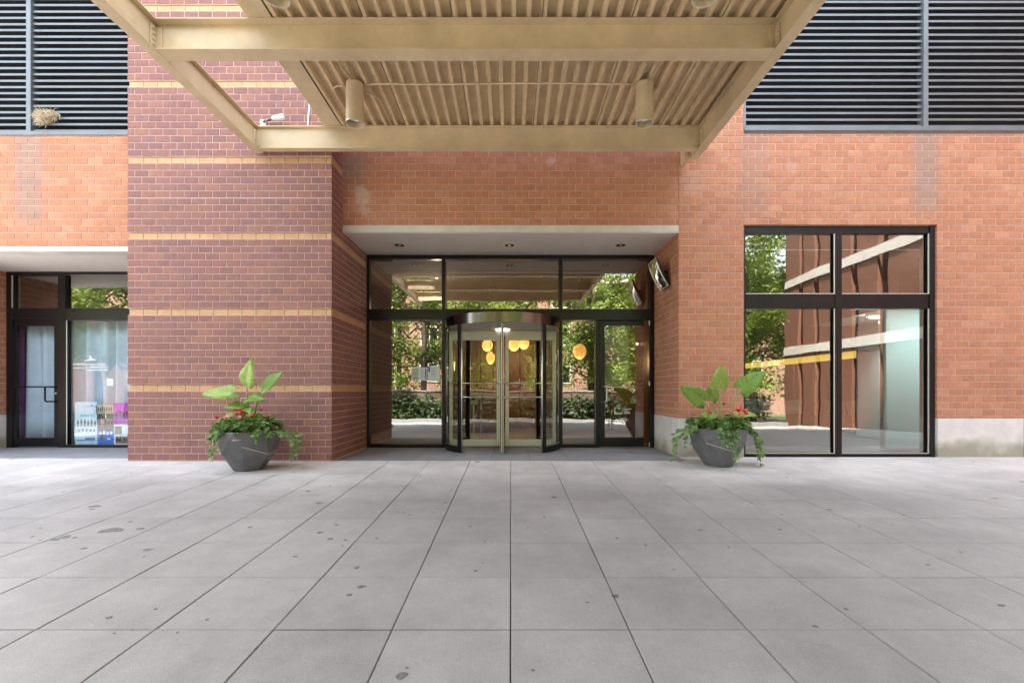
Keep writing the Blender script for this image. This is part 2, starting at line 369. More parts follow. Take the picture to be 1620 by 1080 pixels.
# ------------------------------------------------------------------ ground and pavement
g = MB().add([(-400, -400, -.75), (400, -400, -.75), (400, -6.2, -.75), (-400, -6.2, -.75)], [(0, 1, 2, 3)]).build('ground', 'ground')
tag(g, kind='structure')
SLOPE = .0369; YB = 6.70; ZB = -.012
ang = math.atan(SLOPE)
def on_pave(Y): return ZB + SLOPE * (Y - YB) if Y < YB else ZB
pav = MB().add([(-30, -3.9 - YB, -.03), (30, -3.9 - YB, -.03), (30, 0, -.03), (-30, 0, -.03)], [(0, 1, 2, 3)]).build('pavement', 'joint')
pav.location = (0, YB, ZB); pav.rotation_euler = (ang, 0, 0); tag(pav, kind='structure')
def slab_mesh(wx, wy, ch=.0035, d=.035):
    x, y = wx / 2, wy / 2; a, b = x - ch, y - ch
    v = [(-a, -b, 0), (a, -b, 0), (a, b, 0), (-a, b, 0), (-x, -y, -ch), (x, -y, -ch), (x, y, -ch), (-x, y, -ch), (-x, -y, -d), (x, -y, -d), (x, y, -d), (-x, y, -d)]
    f = [(0, 1, 2, 3)]
    for i in range(4):
        j = (i + 1) % 4; f += [(4 + i, 4 + j, j, i), (8 + i, 8 + j, 4 + j, 4 + i)]
    return v, f
T = .585; GAP = .0055
rows = [2.275 + T * k for k in range(-11, 8)]     # joint lines
cache = {}
rest = MB(); n_single = 0
for i in range(len(rows)):
    y0 = rows[i]; y1 = min(rows[i] + T, YB)
    if y1 - y0 < .05: continue
    yc = (y0 + y1) / 2
    vis = 1.14 * yc + .45
    for k in range(-40, 40):
        xc = (k + .5) * T
        if abs(xc) > 22: continue
        key = (round(T - GAP, 4), round(y1 - y0 - GAP, 4))
        jx, jy, jz = random.uniform(-.001, .001), random.uniform(-.001, .001), random.uniform(-.0015, .001)
        if y1 > 1.6 and abs(xc) < vis and n_single < 290:
            if key not in cache:
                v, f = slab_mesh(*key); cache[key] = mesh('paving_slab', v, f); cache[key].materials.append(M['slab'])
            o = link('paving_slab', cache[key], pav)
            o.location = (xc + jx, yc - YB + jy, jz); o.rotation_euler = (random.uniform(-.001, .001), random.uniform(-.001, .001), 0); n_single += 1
        elif abs(xc) < 16:
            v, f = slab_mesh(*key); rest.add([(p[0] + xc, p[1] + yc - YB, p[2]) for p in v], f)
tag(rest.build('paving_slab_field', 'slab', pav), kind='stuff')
# flattened gum and drip spots trodden into the slabs: (photo x, photo y, width) surveyed onto the pavement plane
gum = MB(); grnd = random.Random(77)
GS = [(178, 835, 30), (160, 838, 12), (222, 833, 13), (102, 846, 17), (85, 850, 20), (132, 864, 10), (234, 866, 17), (227, 877, 6), (117, 847, 7), (150, 798, 18), (145, 803, 9), (506, 839, 9), (522, 849, 9), (532, 827, 7), (546, 851, 6), (541, 860, 5), (596, 848, 5), (564, 894, 8), (467, 877, 8), (552, 937, 13), (572, 924, 14), (395, 831, 7), (505, 793, 11), (629, 808, 4), (638, 808, 4), (648, 812, 5), (685, 808, 4), (245, 959, 5), (172, 972, 9), (635, 1063, 17), (643, 1051, 4), (752, 899, 6), (665, 751, 4), (50, 846, 6), (64, 833, 5), (206, 822, 6), (180, 997, 4), (280, 996, 4),
      (861, 815, 5), (835, 832, 4), (976, 848, 5), (1021, 859, 5), (1108, 835, 8), (1153, 862, 4), (1313, 803, 8), (1234, 834, 6), (1339, 959, 8), (1585, 953, 10), (843, 1055, 6), (1290, 986, 9), (1430, 812, 6), (1190, 793, 4), (1360, 830, 5), (1520, 870, 5)]
for (gx, gy, gw) in GS:
    Y = 910 / (gy - 591); X = (gx - 808) * Y / 731; rx = gw * Y / 731 / 2; ry = rx * grnd.uniform(.6, 1.15) * (.7 if gw > 18 else 1); n_ = 14; ph = grnd.uniform(0, 6)
    ring = [(X + rx * math.cos(a) * (1 + .22 * math.sin(2 * a + ph) + .14 * math.sin(5 * a + 2 * ph)), Y - YB + ry * math.sin(a) * (1 + .2 * math.sin(3 * a + ph))) for a in [2 * math.pi * k / n_ for k in range(n_)]]
    top = [(X + (p[0] - X) * .8, Y - YB + (p[1] - Y + YB) * .8, .0028) for p in ring]
    gum.add([(p[0], p[1], .0002) for p in ring] + top, [tuple(range(n_, 2 * n_))] + [(k, (k + 1) % n_, n_ + (k + 1) % n_, n_ + k) for k in range(n_)])
tag(gum.build('gum_spots', 'gum', pav), kind='stuff')
# level strip at the foot of the walls
ps = MB().box(-30, 30, YB + .004, 7.5, -.2, ZB - .03).build('pavement_edge', 'joint'); tag(ps, kind='structure')
for k in range(-16, 17):
    xc = (k + .5) * T
    x0, x1 = xc - T / 2 + GAP / 2, xc + T / 2 - GAP / 2
    if XL - .05 < xc < XR or -8.99 < xc < -2.5: continue
    if x0 < XR + .01 < x1: x0 = XR + .012
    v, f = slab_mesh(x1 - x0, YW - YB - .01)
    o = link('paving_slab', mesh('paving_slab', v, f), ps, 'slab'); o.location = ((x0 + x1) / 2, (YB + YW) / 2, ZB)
# recess floor of grey tiles
fl = box('entrance_floor', XL + .0, XR, YB + .002, YS + .3, -.3, -.035, 'joint'); tag(fl, kind='structure')
NT = 9
for r_, (a, b) in enumerate(((YB + .006, 7.28), (7.28, 7.86), (7.86, 8.44))):
    wt = (XR - XL) / NT
    for k in range(NT):
        v, f = slab_mesh(wt - .005, b - a - .005, .002, .02)
        o = link('floor_tile', cache.setdefault(('ft', r_), mesh('floor_tile', v, f)), fl, 'slab_dark')
        o.location = (XL + wt * (k + .5), (a + b) / 2, -.014)
lf = box('shop_floor', -9.6, -5.55, 6.95, 8.9, -.3, -.014, 'slab_dark'); tag(lf, kind='structure')
lf2 = box('shop_step', -9.6, -5.55, YB + .006, 6.948, -.3, ZB - .002, 'slab'); tag(lf2, kind='structure')

# ------------------------------------------------------------------ brickwork
def brick_verts(wd, ht, dp=.04, ch=.003):
    x, z = wd / 2, ht / 2; a, b = x - ch, z - ch
    v = [(-a, 0, -b), (a, 0, -b), (a, 0, b), (-a, 0, b), (-x, ch, -z), (x, ch, -z), (x, ch, z), (-x, ch, z), (-x, dp, -z), (x, dp, -z), (x, dp, z), (-x, dp, z)]
    f = [(0, 1, 2, 3)]
    for i in range(4):
        j = (i + 1) % 4; f += [(4 + i, 4 + j, j, i), (8 + i, 8 + j, 4 + j, 4 + i)]
    return v, f
bcache = {}
class Bricks:
    """face frame: origin o, horizontal direction u, outward normal n; bricks laid in rectangles (u0,u1,z0,z1)."""
    def __init__(s, root, m, L, H, mort=.011, limit=300):
        s.root = root; s.m = m; s.L = L; s.H = H; s.mort = mort; s.limit = limit; s.count = 0; s.rest = MB()
    def lay(s, o, rz, rects, zphase, uphase=0.0, single=True, tan=None, bias=None, visible=None):
        o = Vector(o); Rm = Matrix.Rotation(rz, 4, 'Z'); L, H, g_ = s.L, s.H, s.mort
        todo = []
        for (u0, u1, z0, z1) in rects:
            k0 = math.floor((z0 - zphase) / H - 1e-6)
            k1 = math.ceil((z1 - zphase) / H + 1e-6)
            for k in range(k0, k1):
                if tan and k % 11 == 10 and k > 0: continue
                za, zb = max(z0, zphase + k * H + g_ / 2), min(z1, zphase + (k + 1) * H - g_ / 2)
                if k == 37 and tan: zb -= .006
                if zb - za < .014: continue
                off = uphase + (L / 2 if k % 2 else 0)
                j0 = math.floor((u0 - off) / L); j1 = math.ceil((u1 - off) / L)
                for j in range(j0, j1 + 1):
                    ua, ub = max(u0, off + j * L + g_ / 2), min(u1, off + (j + 1) * L - g_ / 2)
                    if ub - ua < .016: continue
                    todo.append((ua, ub, za, zb))
        random.shuffle(todo) if False else None
        if bias: todo.sort(key=bias)
        for (ua, ub, za, zb) in todo:
            uc, zc, wd, ht = (ua + ub) / 2, (za + zb) / 2, round(ub - ua, 3), round(zb - za, 3)
            dy = random.uniform(-.0012, .0012); tilt = random.uniform(-.005, .005); yawr = random.uniform(-.004, .004)
            if single and s.count < s.limit and (visible is None or visible(uc, zc)):
                key = (wd, ht, s.m)
                if key not in bcache:
                    v, f = brick_verts(wd, ht); bcache[key] = mesh('brick', v, f); bcache[key].materials.append(M[s.m])
                b = link('brick', bcache[key], s.root); b.location = o + Rm @ Vector((uc, dy, zc)); b.rotation_euler = (tilt, 0, rz + yawr); s.count += 1
            else:
                v, f = brick_verts(wd, ht)
                mm = Matrix.Translation(o + Rm @ Vector((uc, dy, zc))) @ Matrix.Rotation(rz + yawr, 4, 'Z') @ Matrix.Rotation(tilt, 4, 'X')
                s.rest.add([mm @ Vector(p) for p in v], f)
    def finish(s):
        if s.rest.v: tag(s.rest.build('brick_field', s.m, s.root), kind='stuff')
MR = .006                                         # mortar sits this far behind the brick faces

# --- maroon pilaster
XPL, XPR = -5.51, -2.571
HC = .0993
pil = thing('brick_pilaster', 'broad maroon brick pilaster with narrow tan brick bands beside the entrance', 'pilaster', (0, 0, 0))
PTOP = 8.0
flank_ang = math.atan2(-2.606 + 2.571, YS - YP)   # slight lean of the flank
cuts = [(k * HC, (k + 1) * HC) for k in range(10, 80, 11)]
spans = list(zip([-.05] + [c[1] - .004 for c in cuts], [c[0] + .004 for c in cuts] + [PTOP]))
mbp = MB()
for (a, b) in spans: mbp.box(XPL + MR, XPR - MR, YP + MR, YP + .04, a, b)
mbp.box(XPL + .03, XPR - .03, YP + .04, YP + .30, -.05, PTOP).box(XPL + MR, XPL + .35, YP + .30, YS + .1, -.05, PTOP).build('mortar_bed', 'mortar', pil)
fm = MB()
for (a, b) in spans:
    if a < H_SOF: fm.box(XPR - .03, XPR - MR, YP + .041, YS + .15, a, min(b, H_SOF - .001))
    if b > H_SOF: fm.box(XPR - .03, XPR - MR, YP + .041, YW + .2, max(a, H_SOF), b)
fm.box(XPR - .3, XPR - .031, YP + .302, YS + .15, -.05, H_SOF - .001).box(XPR - .3, XPR - .031, YP + .302, YW + .2, H_SOF, PTOP)
fm.build('flank_mortar_bed', 'mortar', pil)
B = Bricks(pil, 'brick_maroon', .2032, HC)
B.lay((0, YP, 0), 0, [(XPL, XPR, 0.002, PTOP)], 0, XPL, tan=True, bias=lambda t: t[2])
# right flank (faces +X): u runs along +Y
B.lay((XPR, YP + .043, 0), R(90), [(0, YS - YP - .05, .002, H_SOF)], 0, -.04, single=False, tan=True)
B.lay((XPR, YP + .043, 0), R(90), [(0, YW - YP - .045, H_SOF, PTOP)], 0, -.04, single=False, tan=True)
# left flank (faces -X)
B.lay((XPL, YS, 0), R(-90), [(0, YS - YP - .045, .002, 3.1)], 0, 0, single=False, tan=True)
B.finish()
# tan courses, set back a little under the course above
tb = MB(); n = 0
for k in range(10, 80, 11):
    z0, z1 = k * HC + .004, (k + 1) * HC - .012
    MB().box(XPL + .02, XPR - .022, YP + .024, YP + .06, z0 - .006, z1 + .006).build('tan_mortar_bed', 'mortar_tan', pil)
    u = XPL + .014
    while u < XPR - .014:
        u1 = min(u + .2032, XPR - .012)
        v, f = brick_verts(u1 - u - .005, z1 - z0, .05)
        b = link('tan_brick', mesh('tan_brick', v, f), pil, 'brick_tan'); b.location = ((u + u1) / 2, YP + .017, (z0 + z1) / 2); u = u1
    if z0 < H_SOF: MB().box(XPR - .05, XPR - .018, YP + .051, YS, z0 - .006, z1 + .006).build('tan_mortar_bed', 'mortar_tan', pil)
    else: MB().box(XPR - .05, XPR - .018, YP + .051, YW, z0 - .006, z1 + .006).build('tan_mortar_bed', 'mortar_tan', pil)
    ylen = (YS - YP) if z0 < 3.3 else (YW - YP)
    u = .05
    while u < ylen - .02:
        u1 = min(u + .2032, ylen)
        v, f = brick_verts(u1 - u - .005, z1 - z0, .05)
        b = link('tan_brick', mesh('tan_brick', v, f), pil, 'brick_tan'); b.location = (XPR - .010, YP + (u + u1) / 2, (z0 + z1) / 2); b.rotation_euler = (0, 0, R(90)); u = u1
# --- orange wall: above the entrance and to the right
HW = .1043
wx0, wx1, wz1, wz0 = 3.574, 6.538, 3.537, 0
LT = 3.528                                        # lintel top
LST = .579                                        # limestone top
rw = thing('brick_wall', 'orange brick wall over the entrance and around the big window', 'wall')
LV_R0, LV_RX = 5.0, 3.574
Z_TOP = 8.0
XE = 10.4
rects = [(-2.60, XR + .0, LT + .004, Z_TOP), (XR + .002, wx0, LST + .006, Z_TOP), (wx0, wx1, wz1 + .006, LV_R0 - .07), (wx1, XE, LST + .006, LV_R0 - .07)]
mb = MB()
D = .32
mb.box(-2.60, XR, YW + MR, YW + D, LT + .002, Z_TOP).box(XR + MR, wx0 - MR, YW + MR, YW + D, LST, Z_TOP)
mb.box(wx0 - MR, wx1 + MR, YW + MR, YW + D, wz1 + MR, LV_R0 - .07).box(wx1 + MR, XE, YW + MR, YW + D, LST, LV_R0 - .07)
mb.build('mortar_bed', 'mortar', rw)
B = Bricks(rw, 'brick_orange', .2045, HW)
zph = wz1 - 29 * HW + .0
def vis_orange(u, z): return z < 4.95 and u < 7.8 and not (u < 2.6 and z > 4.15)
B.lay((0, YW, 0), 0, rects, zph, -.03, visible=vis_orange, bias=lambda t: abs(t[2] - 2.6) + .15 * abs(t[0] - 2.5))
# right flank of the recess (faces -X): u runs from back to front
B.lay((XR, YS, 0), R(-90), [(0, YS - YW - .043, LST + .006, H_SOF)], zph, .0, single=False)
# right reveal of the window (faces -X)
B.lay((wx1, YW + .2, 0), R(-90), [(0, .2 - .043, LST + .006, wz1)], zph, .05, single=False)
B.finish()
MB().box(XR + MR, XR + .3, YW + D + .002, YS + .15, LST, H_SOF).build('flank_mortar_bed', 'mortar', rw)
# limestone plinth blocks
def plinth(parent, x0, x1, y0, y1, z0=-.08, z1=LST):
    o = MB().box(x0 + .002, x1 - .002, y0, y1, z0, z1 - .003).build('limestone_block', M['limestone_r'], parent, bevel=.005); return o
def limestone_stained():
    m = M['limestone'].copy(); m.name = 'limestone_r'
    n, l = m.node_tree.nodes, m.node_tree.links; p = n["Principled BSDF"]
    src = p.inputs["Base Color"].links[0].from_socket
    geo = n.new("ShaderNodeNewGeometry"); sx = n.new("ShaderNodeSeparateXYZ"); l.new(geo.outputs["Position"], sx.inputs[0])
    nz = n.new("ShaderNodeTexNoise"); nz.inputs["Scale"].default_value = 2.2; nz.inputs["Detail"].default_value = 5; l.new(geo.outputs["Position"], nz.inputs["Vector"])
    a = n.new("ShaderNodeMath"); a.operation = 'MULTIPLY_ADD'; l.new(nz.outputs[0], a.inputs[0]); a.inputs[1].default_value = -.75; l.new(sx.outputs[2], a.inputs[2])
    mr = n.new("ShaderNodeMapRange"); mr.inputs[1].default_value = -.36; mr.inputs[2].default_value = -.14; mr.inputs[3].default_value = .75; mr.inputs[4].default_value = 0
    l.new(a.outputs[0], mr.inputs[0])
    mx = n.new("ShaderNodeMix"); mx.data_type = 'RGBA'; l.new(mr.outputs[0], mx.inputs[0]); l.new(src, mx.inputs[6]); mx.inputs[7].default_value = (.24, .23, .13, 1)
    l.new(mx.outputs[2], p.inputs["Base Color"]); return m
M['limestone_r'] = limestone_stained()
plinth(rw, XR - .006, wx0, YW - .006, YW + D)
plinth(rw, XR - .006, XR + .3, YW + D + .002, YS + .15)
plinth(rw, wx1, 7.855, YW - .006, YW + D); plinth(rw, 7.86, 9.2, YW - .006, YW + D); plinth(rw, 9.205, XE, YW - .006, YW + D)
# lintel and soffit
box('lintel', -2.588, XR + .004, YW - .008, YW + .2, H_SOF + .002, LT, 'concrete_trim', rw, bevel=.004)
sof = box('entrance_soffit', -2.62, XR + .02, YW + .202, YS + .2, H_SOF, H_SOF + .1, 'soffit'); tag(sof, kind='structure')
sf2 = box('soffit_edge', -2.589, XR, YW - .004, YW + .2, H_SOF - .012, H_SOF, 'soffit'); sf2.parent = sof
MB().box(-10.5, XE, YW + .02, YW + 1.2, Z_TOP + .06, 16).build('upper_wall', 'far_brick', rw)  # unseen storeys above; height set for how far their shadow reaches
# --- left wall over the shop entrance
lw = thing('brick_wall', 'short orange brick wall between left louvre and shop lintel', 'wall')
LVL = 4.93
MB().box(-10.5, XPL - .002, YW + MR, YW + D, 3.208, LVL).build('mortar_bed', 'mortar', lw)
B = Bricks(lw, 'brick_orange', .2045, HW)
B.lay((0, YW, 0), 0, [(-10.5, XPL - .004, 3.212, LVL)], 3.212, .07, bias=lambda t: -t[0])
B.lay((-9.03, YS - .005, 0), R(90), [(-1.2, 0, LST + .006, 3.13)], zph, 0, single=False)
B.finish()
box('lintel', -10.5, XPL - .004, YW - .01, YW + .2, 3.13, 3.208, 'concrete_trim', lw, bevel=.004)
MB().box(-9.5, -9.03 - MR, YW + .1, YS + .2, LST, 3.13).build('side_mortar_bed', 'mortar', lw)
plinth(lw, -9.5, -9.024, YW - .006, YS + .2)
sof2 = box('shop_soffit', -10.5, XPL + .1, YW + .202, YS + .2, 3.13, 3.2, 'soffit'); tag(sof2, kind='structure')

# ------------------------------------------------------------------ louvres
def louvre(label, x0, x1, z0, mull, pitch, edge_left):
    t = thing('wall_louvre', label, 'louvre', group='grey metal louvres high on the wall')
    zt = Z_TOP
    bays = []; xs = [x0] + mull + [x1]
    for i in range(len(xs) - 1):
        bays.append((xs[i] + (.04 if i else .03), xs[i + 1] - (.04 if i < len(xs) - 2 else .0)))
    prof = [(.0, .0), (.0, .032), (.01, .037), (.05, .052), (.05, .046), (.014, .028), (.008, .002)]
    cachem = {}
    k = 0
    while z0 + .05 + k * pitch < zt - .1:
        z = z0 + .05 + k * pitch
        for bi, (a, b) in enumerate(bays):
            if bi not in cachem:
                n_ = len(prof)
                v = [(a, p[0], p[1]) for p in prof] + [(b, p[0], p[1]) for p in prof]
                f = [(i, i + n_, (i + 1) % n_ + n_, (i + 1) % n_) for i in range(n_)] + [tuple(range(n_)), tuple(reversed(range(n_, 2 * n_)))]
                cachem[bi] = mesh('slat', v, f); cachem[bi].materials.append(M['louvre'])
            o = link('slat', cachem[bi], t); o.location = (0, YW + .03 + random.uniform(-.001, .001), z); o.rotation_euler = (0, random.uniform(-.0006, .0006), 0)
        k += 1
    for m_ in mull: box('mullion', m_ - .035, m_ + .035, YW - .004, YW + .12, z0 + .042, zt, 'louvre', t, bevel=.004)
    box('sill', x0, x1, YW - .012, YW + .14, z0 - .02, z0 + .04, 'louvre', t, bevel=.003)
    if edge_left: box('jamb', x0, x0 + .028, YW - .002, YW + .12, z0 + .042, zt, 'louvre', t)
    MB().box(x0, x1, YW + .29, YW + .31, z0 + .05, zt).box(x0, x1, YW + .15, YW + .31, zt, zt + .05).build('shade_sheet', 'black', t)  # black sheet stands in for the deep shade behind the slats
    return t
louvre('wide grey louvre above the large window, canopy edge cutting across it', 3.574, XE, 5.0, [6.363], .1007, True)
louvre('grey louvre with straw nest stuck between its slats beside maroon pilaster', -10.5, XPL - .004, 4.93, [-7.39], .0965, False)
# straw nest
t = thing('bird_nest', 'tuft of straw nest poking out of the left louvre', 'nest', (Px(74, YW), YW + .01, Pz(184, YW)))
ns = MB()
for i in range(900):
    lump = random.choice(((-.07, .01, .07), (-.06, -.05, .06), (.07, .02, .055)))
    a = lump[0] + random.gauss(0, lump[2] * .6); b = lump[1] + random.gauss(0, lump[2] * .55); L_ = random.uniform(.03, .10)
    d = Vector((random.uniform(-1, 1), random.uniform(-.5, .3), random.uniform(-1.0, .5))).normalized() * L_
    p = Vector((a, random.uniform(-.06, .03), b))
    ns.tube([p, p + d * .5 + Vector((0, 0, random.uniform(-.01, .01))), p + d], [.003, .0025, .001], 3)
for i in range(4):
    ns.tube([(.1, -.02, .05), (.17 + .02 * i, -.04, .04 - .01 * i), (.26 - .01 * i, -.05, -.02 - .02 * i)], .0025, 3)
ns.build('straw', 'straw', t); tag(t.children[0], kind='stuff') if t.children else None

# ------------------------------------------------------------------ canopy
ZB0, ZB1 = 4.396, 4.711
cn = thing('entrance_canopy', 'beige steel entrance canopy with ribbed deck over the pavement', 'canopy')
YEND = -2.0
def ibeam_x(x0, x1, yc, wd, name='cross_beam', z0=ZB0, z1=ZB1):
    a, b = x0 + .057, x1 - .057
    o = MB().box(a, b, yc - wd / 2, yc + wd / 2, z0, z0 + .013).box(a, b, yc - wd / 2, yc + wd / 2, z1 - .013, z1).box(x0, x1, yc - .006, yc + .006, z0 + .0131, z1 - .0131)
    return o.build(name, 'paint_beam', cn)
def ibeam_y(y0, y1, xc, wd, name='side_beam', z0=ZB0, z1=ZB1):
    o = MB().box(xc - wd / 2, xc + wd / 2, y0, y1, z0, z0 + .013).box(xc - wd / 2, xc + wd / 2, y0, y1, z1 - .013, z1).box(xc - .006, xc + .006, y0, y1, z0 + .013, z1 - .013)
    return o.build(name, 'paint_beam', cn, bevel=.003)
ibeam_y(YEND, 6.62, -3.60, .12); ibeam_y(YEND, 6.80, 2.69, .12)
# wall bracket of right beam
box('wall_bracket', 2.60, 2.66, 6.78, YW - .002, ZB0 + .04, ZB1 - .02, 'paint_beam', cn, bevel=.004)
beams = [6.52, 4.68, 2.84, 1.0, -.84]
boltm = MB().lathe([(0, -.014), (.014, -.014), (.016, -.010), (.016, 0), (0, 0)], n=8); boltme = mesh('bolt', boltm.v, boltm.f); boltme.materials.append(M['paint_beam'])
for i, yb in enumerate(beams):
    wd = .10 if i == 0 else .17
    ibeam_x(-3.592, 2.682, yb, wd)
    for xe, sgn in ((-3.592, 1), (2.682, -1)):
        a = xe + sgn * .002; b = xe + sgn * .075
        c = MB().box(min(a, b), max(a, b), yb - .017, yb - .0065, ZB0 + .045, ZB1 - .045).box(min(a, a + sgn * .011), max(a, a + sgn * .011), yb - .085, yb - .0175, ZB0 + .045, ZB1 - .045).build('clip_angle', 'paint_beam', cn)
        if yb > 3:
            for kk in range(4):
                bo = link('bolt', boltme, c); bo.location = (a + sgn * .011, yb - .055, ZB0 + .075 + .055 * kk); bo.rotation_euler = (0, R(90) * -sgn + R(180) * 0, 0)
                bo.rotation_euler = (0, R(-90) if sgn > 0 else R(90), 0)
# deck edge pan
XD0 = -2.36
box('edge_pan', -2.62, XD0 - .02, YEND, 6.56, ZB1 + .003, ZB1 + .02, 'paint_beam', cn, bevel=.003)
box('edge_upstand', -2.62, -2.60, YEND, 6.56, ZB1 + .022, ZB1 + .16, 'paint_beam', cn)
# ribbed deck, sheet by sheet
PIT = .1475; zlo, zhi = ZB1 + .004, ZB1 + .066
x = XD0
sheet = 0
while x < 2.62:
    prof = []
    xs = x
    for r_ in range(6):
        if x > 2.66: break
        prof += [(x, zlo), (x + .037, zlo), (x + .05, zhi), (x + PIT - .014, zhi)]
        x += PIT
    prof.append((x - .002, zlo + .0))
    prof = [(min(p[0], 2.70), p[1]) for p in prof]
    n_ = len(prof)
    v = [(p[0], YEND, p[1]) for p in prof] + [(p[0], 6.57, p[1]) for p in prof] + [(p[0], YEND, zhi + .03) for p in prof] + [(p[0], 6.57, zhi + .03) for p in prof]
    f = [(i, i + n_, i + 1 + n_, i + 1) for i in range(n_ - 1)]
    f += [(2 * n_ + i, 2 * n_ + i + 1, 3 * n_ + i + 1, 3 * n_ + i) for i in range(n_ - 1)]
    f += [(i, i + 1, 2 * n_ + i + 1, 2 * n_ + i) for i in range(n_ - 1)] + [(n_ + i + 1, n_ + i, 3 * n_ + i, 3 * n_ + i + 1) for i in range(n_ - 1)]
    o = link('deck_sheet', mesh('deck_sheet', v, f), cn, 'paint_deck'); o.location = (0, 0, random.uniform(0, .002)); sheet += 1
    x += .008
box('roof_slab', XD0 - .3, 2.74, YEND, 6.9, zhi + .035, zhi + .14, 'concrete_trim', cn)
# downlights under the deck
def can_light(label, x, y):
    t = thing('canopy_downlight', label, 'downlight', (x, y, zlo), group='cylinder downlights under the canopy')
    o = MB().lathe([(.0, -.002), (.098, -.002), (.104, -.010), (.104, -.478), (.100, -.482), (.096, -.478), (.094, -.36)], n=28).build('housing', 'paint_beam', t); smooth_by_angle(o)
    o = MB().lathe([(.093, -.40), (.055, -.33), (.0, -.325)], n=24).build('reflector', 'steel', t, smooth=True)
    o = MB().lathe([(.104, -.47), (.109, -.474), (.109, -.486), (.097, -.486), (.097, -.474)], n=28).build('trim_ring', 'alu', t); smooth_by_angle(o)
    return t
can_light('left cylinder downlight hanging just before the far canopy beam', -1.89, 5.60)
can_light('right cylinder downlight hanging just before the far canopy beam', 1.62, 5.60)
can_light('left cylinder downlight cut by the top edge of the photo', -1.93, 3.80)
can_light('right cylinder downlight cut by the top edge of the photo', 1.60, 3.80)
def conduit(label, pts, r=.011):
    o = MB().tube(pts, r, 8).build('conduit', 'paint_beam', None, smooth=True); tag(o, label, 'conduit', 'thin conduits under the canopy deck'); return o
zc = zlo - .014
conduit('thin conduit running straight between the two far canopy downlights', [(-1.78, 5.6, zc)] + [(-1.6 + .4 * i, 5.58 + .012 * math.sin(i), zc + random.uniform(-.003, .003)) for i in range(8)] + [(1.35, 5.58, zc), (1.5, 5.60, zc)])
conduit('thin conduit bending forward from the left far downlight', [(-1.99, 5.62, zc), (-2.12, 5.62, zc), (-2.17, 5.66, zc), (-2.18, 5.75, zc), (-2.16, 6.45, zc)])
conduit('thin conduit looping back along ribs right of the left far downlight', [(-1.79, 5.75, zc), (-1.70, 5.80, zc), (-1.66, 5.95, zc), (-1.66, 6.44, zc)])
conduit('short kinked conduit from near beam to left far downlight', [(-1.93, 4.78, zc), (-1.90, 5.0, zc), (-1.95, 5.15, zc), (-1.93, 5.35, zc), (-1.89, 5.5, zc)])
conduit('short kinked conduit from near beam to right far downlight', [(1.72, 4.78, zc), (1.66, 5.0, zc), (1.70, 5.15, zc), (1.69, 5.35, zc), (1.64, 5.5, zc)])
# flood light and conduit on pilaster face
t = thing('flood_light', 'small white flood light on the maroon pilaster above the beam', 'flood light', (-3.40, YP - .004, 4.86))
MB().tube([(-.14, -.03, -.02), (-.05, -.07, -.012), (.02, -.09, -.006)], [.012, .02, .016], 8).build('arm', 'bronze', t, smooth=True)
MB().tube([(.02, -.09, -.006), (.06, -.095, -.004), (.17, -.11, -.002), (.19, -.11, -.002)], [.025, .034, .046, .044], 12).build('lamp_head', 'white_paint', t, smooth=True)
box('mount_plate', -.19, -.11, -.02, .0, -.06, .02, 'white_paint', t)
o = MB().tube([(Px(488, YP), YP - .014, 4.60), (Px(488, YP), YP - .014, 4.88), (Px(490, YP), YP - .014, 5.06), (Px(487, YP), YP - .014, 5.3)], .012, 8).build('wall_conduit', 'white_paint', None, smooth=True)
tag(o, 'white conduit climbing the maroon pilaster behind the canopy beam', 'conduit')

# ------------------------------------------------------------------ entrance shopfront
def pane(parent, x0, x1, z0, z1, y, m='glass', name='pane'):
    # single sheet of real thickness, front face reflecting
    return box(name, x0, x1, y - .004, y + .004, z0, z1, m, parent)
sf = thing('entrance_shopfront', 'black framed glass shopfront across the entrance recess', 'shopfront', (0, 0, 0))
FX0, FX1 = -2.602, 2.566
F0, F1 = YS - .06, YS + .06
Xc = -.145                                         # revolving door axis
zt0, zt1 = 2.263, 2.457
def member(x0, x1, z0, z1, name, y0=F0, y1=F1, parent=sf, bev=.004): return box(name, x0, x1, y0, y1, z0, z1, 'frame', parent, bevel=bev)
member(FX0, FX0 + .07, -.012, H_SOF - .002, 'jamb'); member(FX1 - .075, FX1, -.012, H_SOF - .002, 'jamb')
member(FX0 + .072, FX1 - .077, 3.355, H_SOF - .002, 'head')
ML, MRx = -1.2, .893
for xm in (ML, MRx):
    member(xm - .028, xm + .028, -.012, 3.353, 'mullion')
member(FX0 + .072, ML - .03, zt0, zt1, 'transom_bar'); member(ML + .03, MRx - .03, zt0, zt1, 'transom_bar'); member(MRx + .03, FX1 - .077, zt0, zt1, 'transom_bar')
member(FX0 + .072, ML - .03, -.012, .045, 'sill'); 
MD = 1.545
member(MRx + .03, MD - .03, -.012, .045, 'sill'); member(MD - .028, MD + .032, -.012, zt0 - .002, 'mullion')
for (a, b) in ((FX0 + .072, ML - .03), (ML + .03, MRx - .03), (MRx + .03, FX1 - .077)): pane(sf, a, b, zt1, 3.353, YS)
for (a, b, z0, z1) in ((FX0 + .072, ML - .03, zt1, 3.353), (ML + .03, MRx - .03, zt1, 3.353), (MRx + .03, FX1 - .077, zt1, 3.353), (FX0 + .072, ML - .03, .047, zt0), (MRx + .03, MD - .03, .047, zt0)):
    # slim bright glazing bead round each pane
    e = .008
    MB().box(a, b, F0 - .003, F0 + .012, z1 - e, z1).box(a, b, F0 - .003, F0 + .012, z0, z0 + e).box(a, a + e, F0 - .003, F0 + .012, z0 + e, z1 - e).box(b - e, b, F0 - .003, F0 + .012, z0 + e, z1 - e).build('glazing_bead', 'bronze', sf)
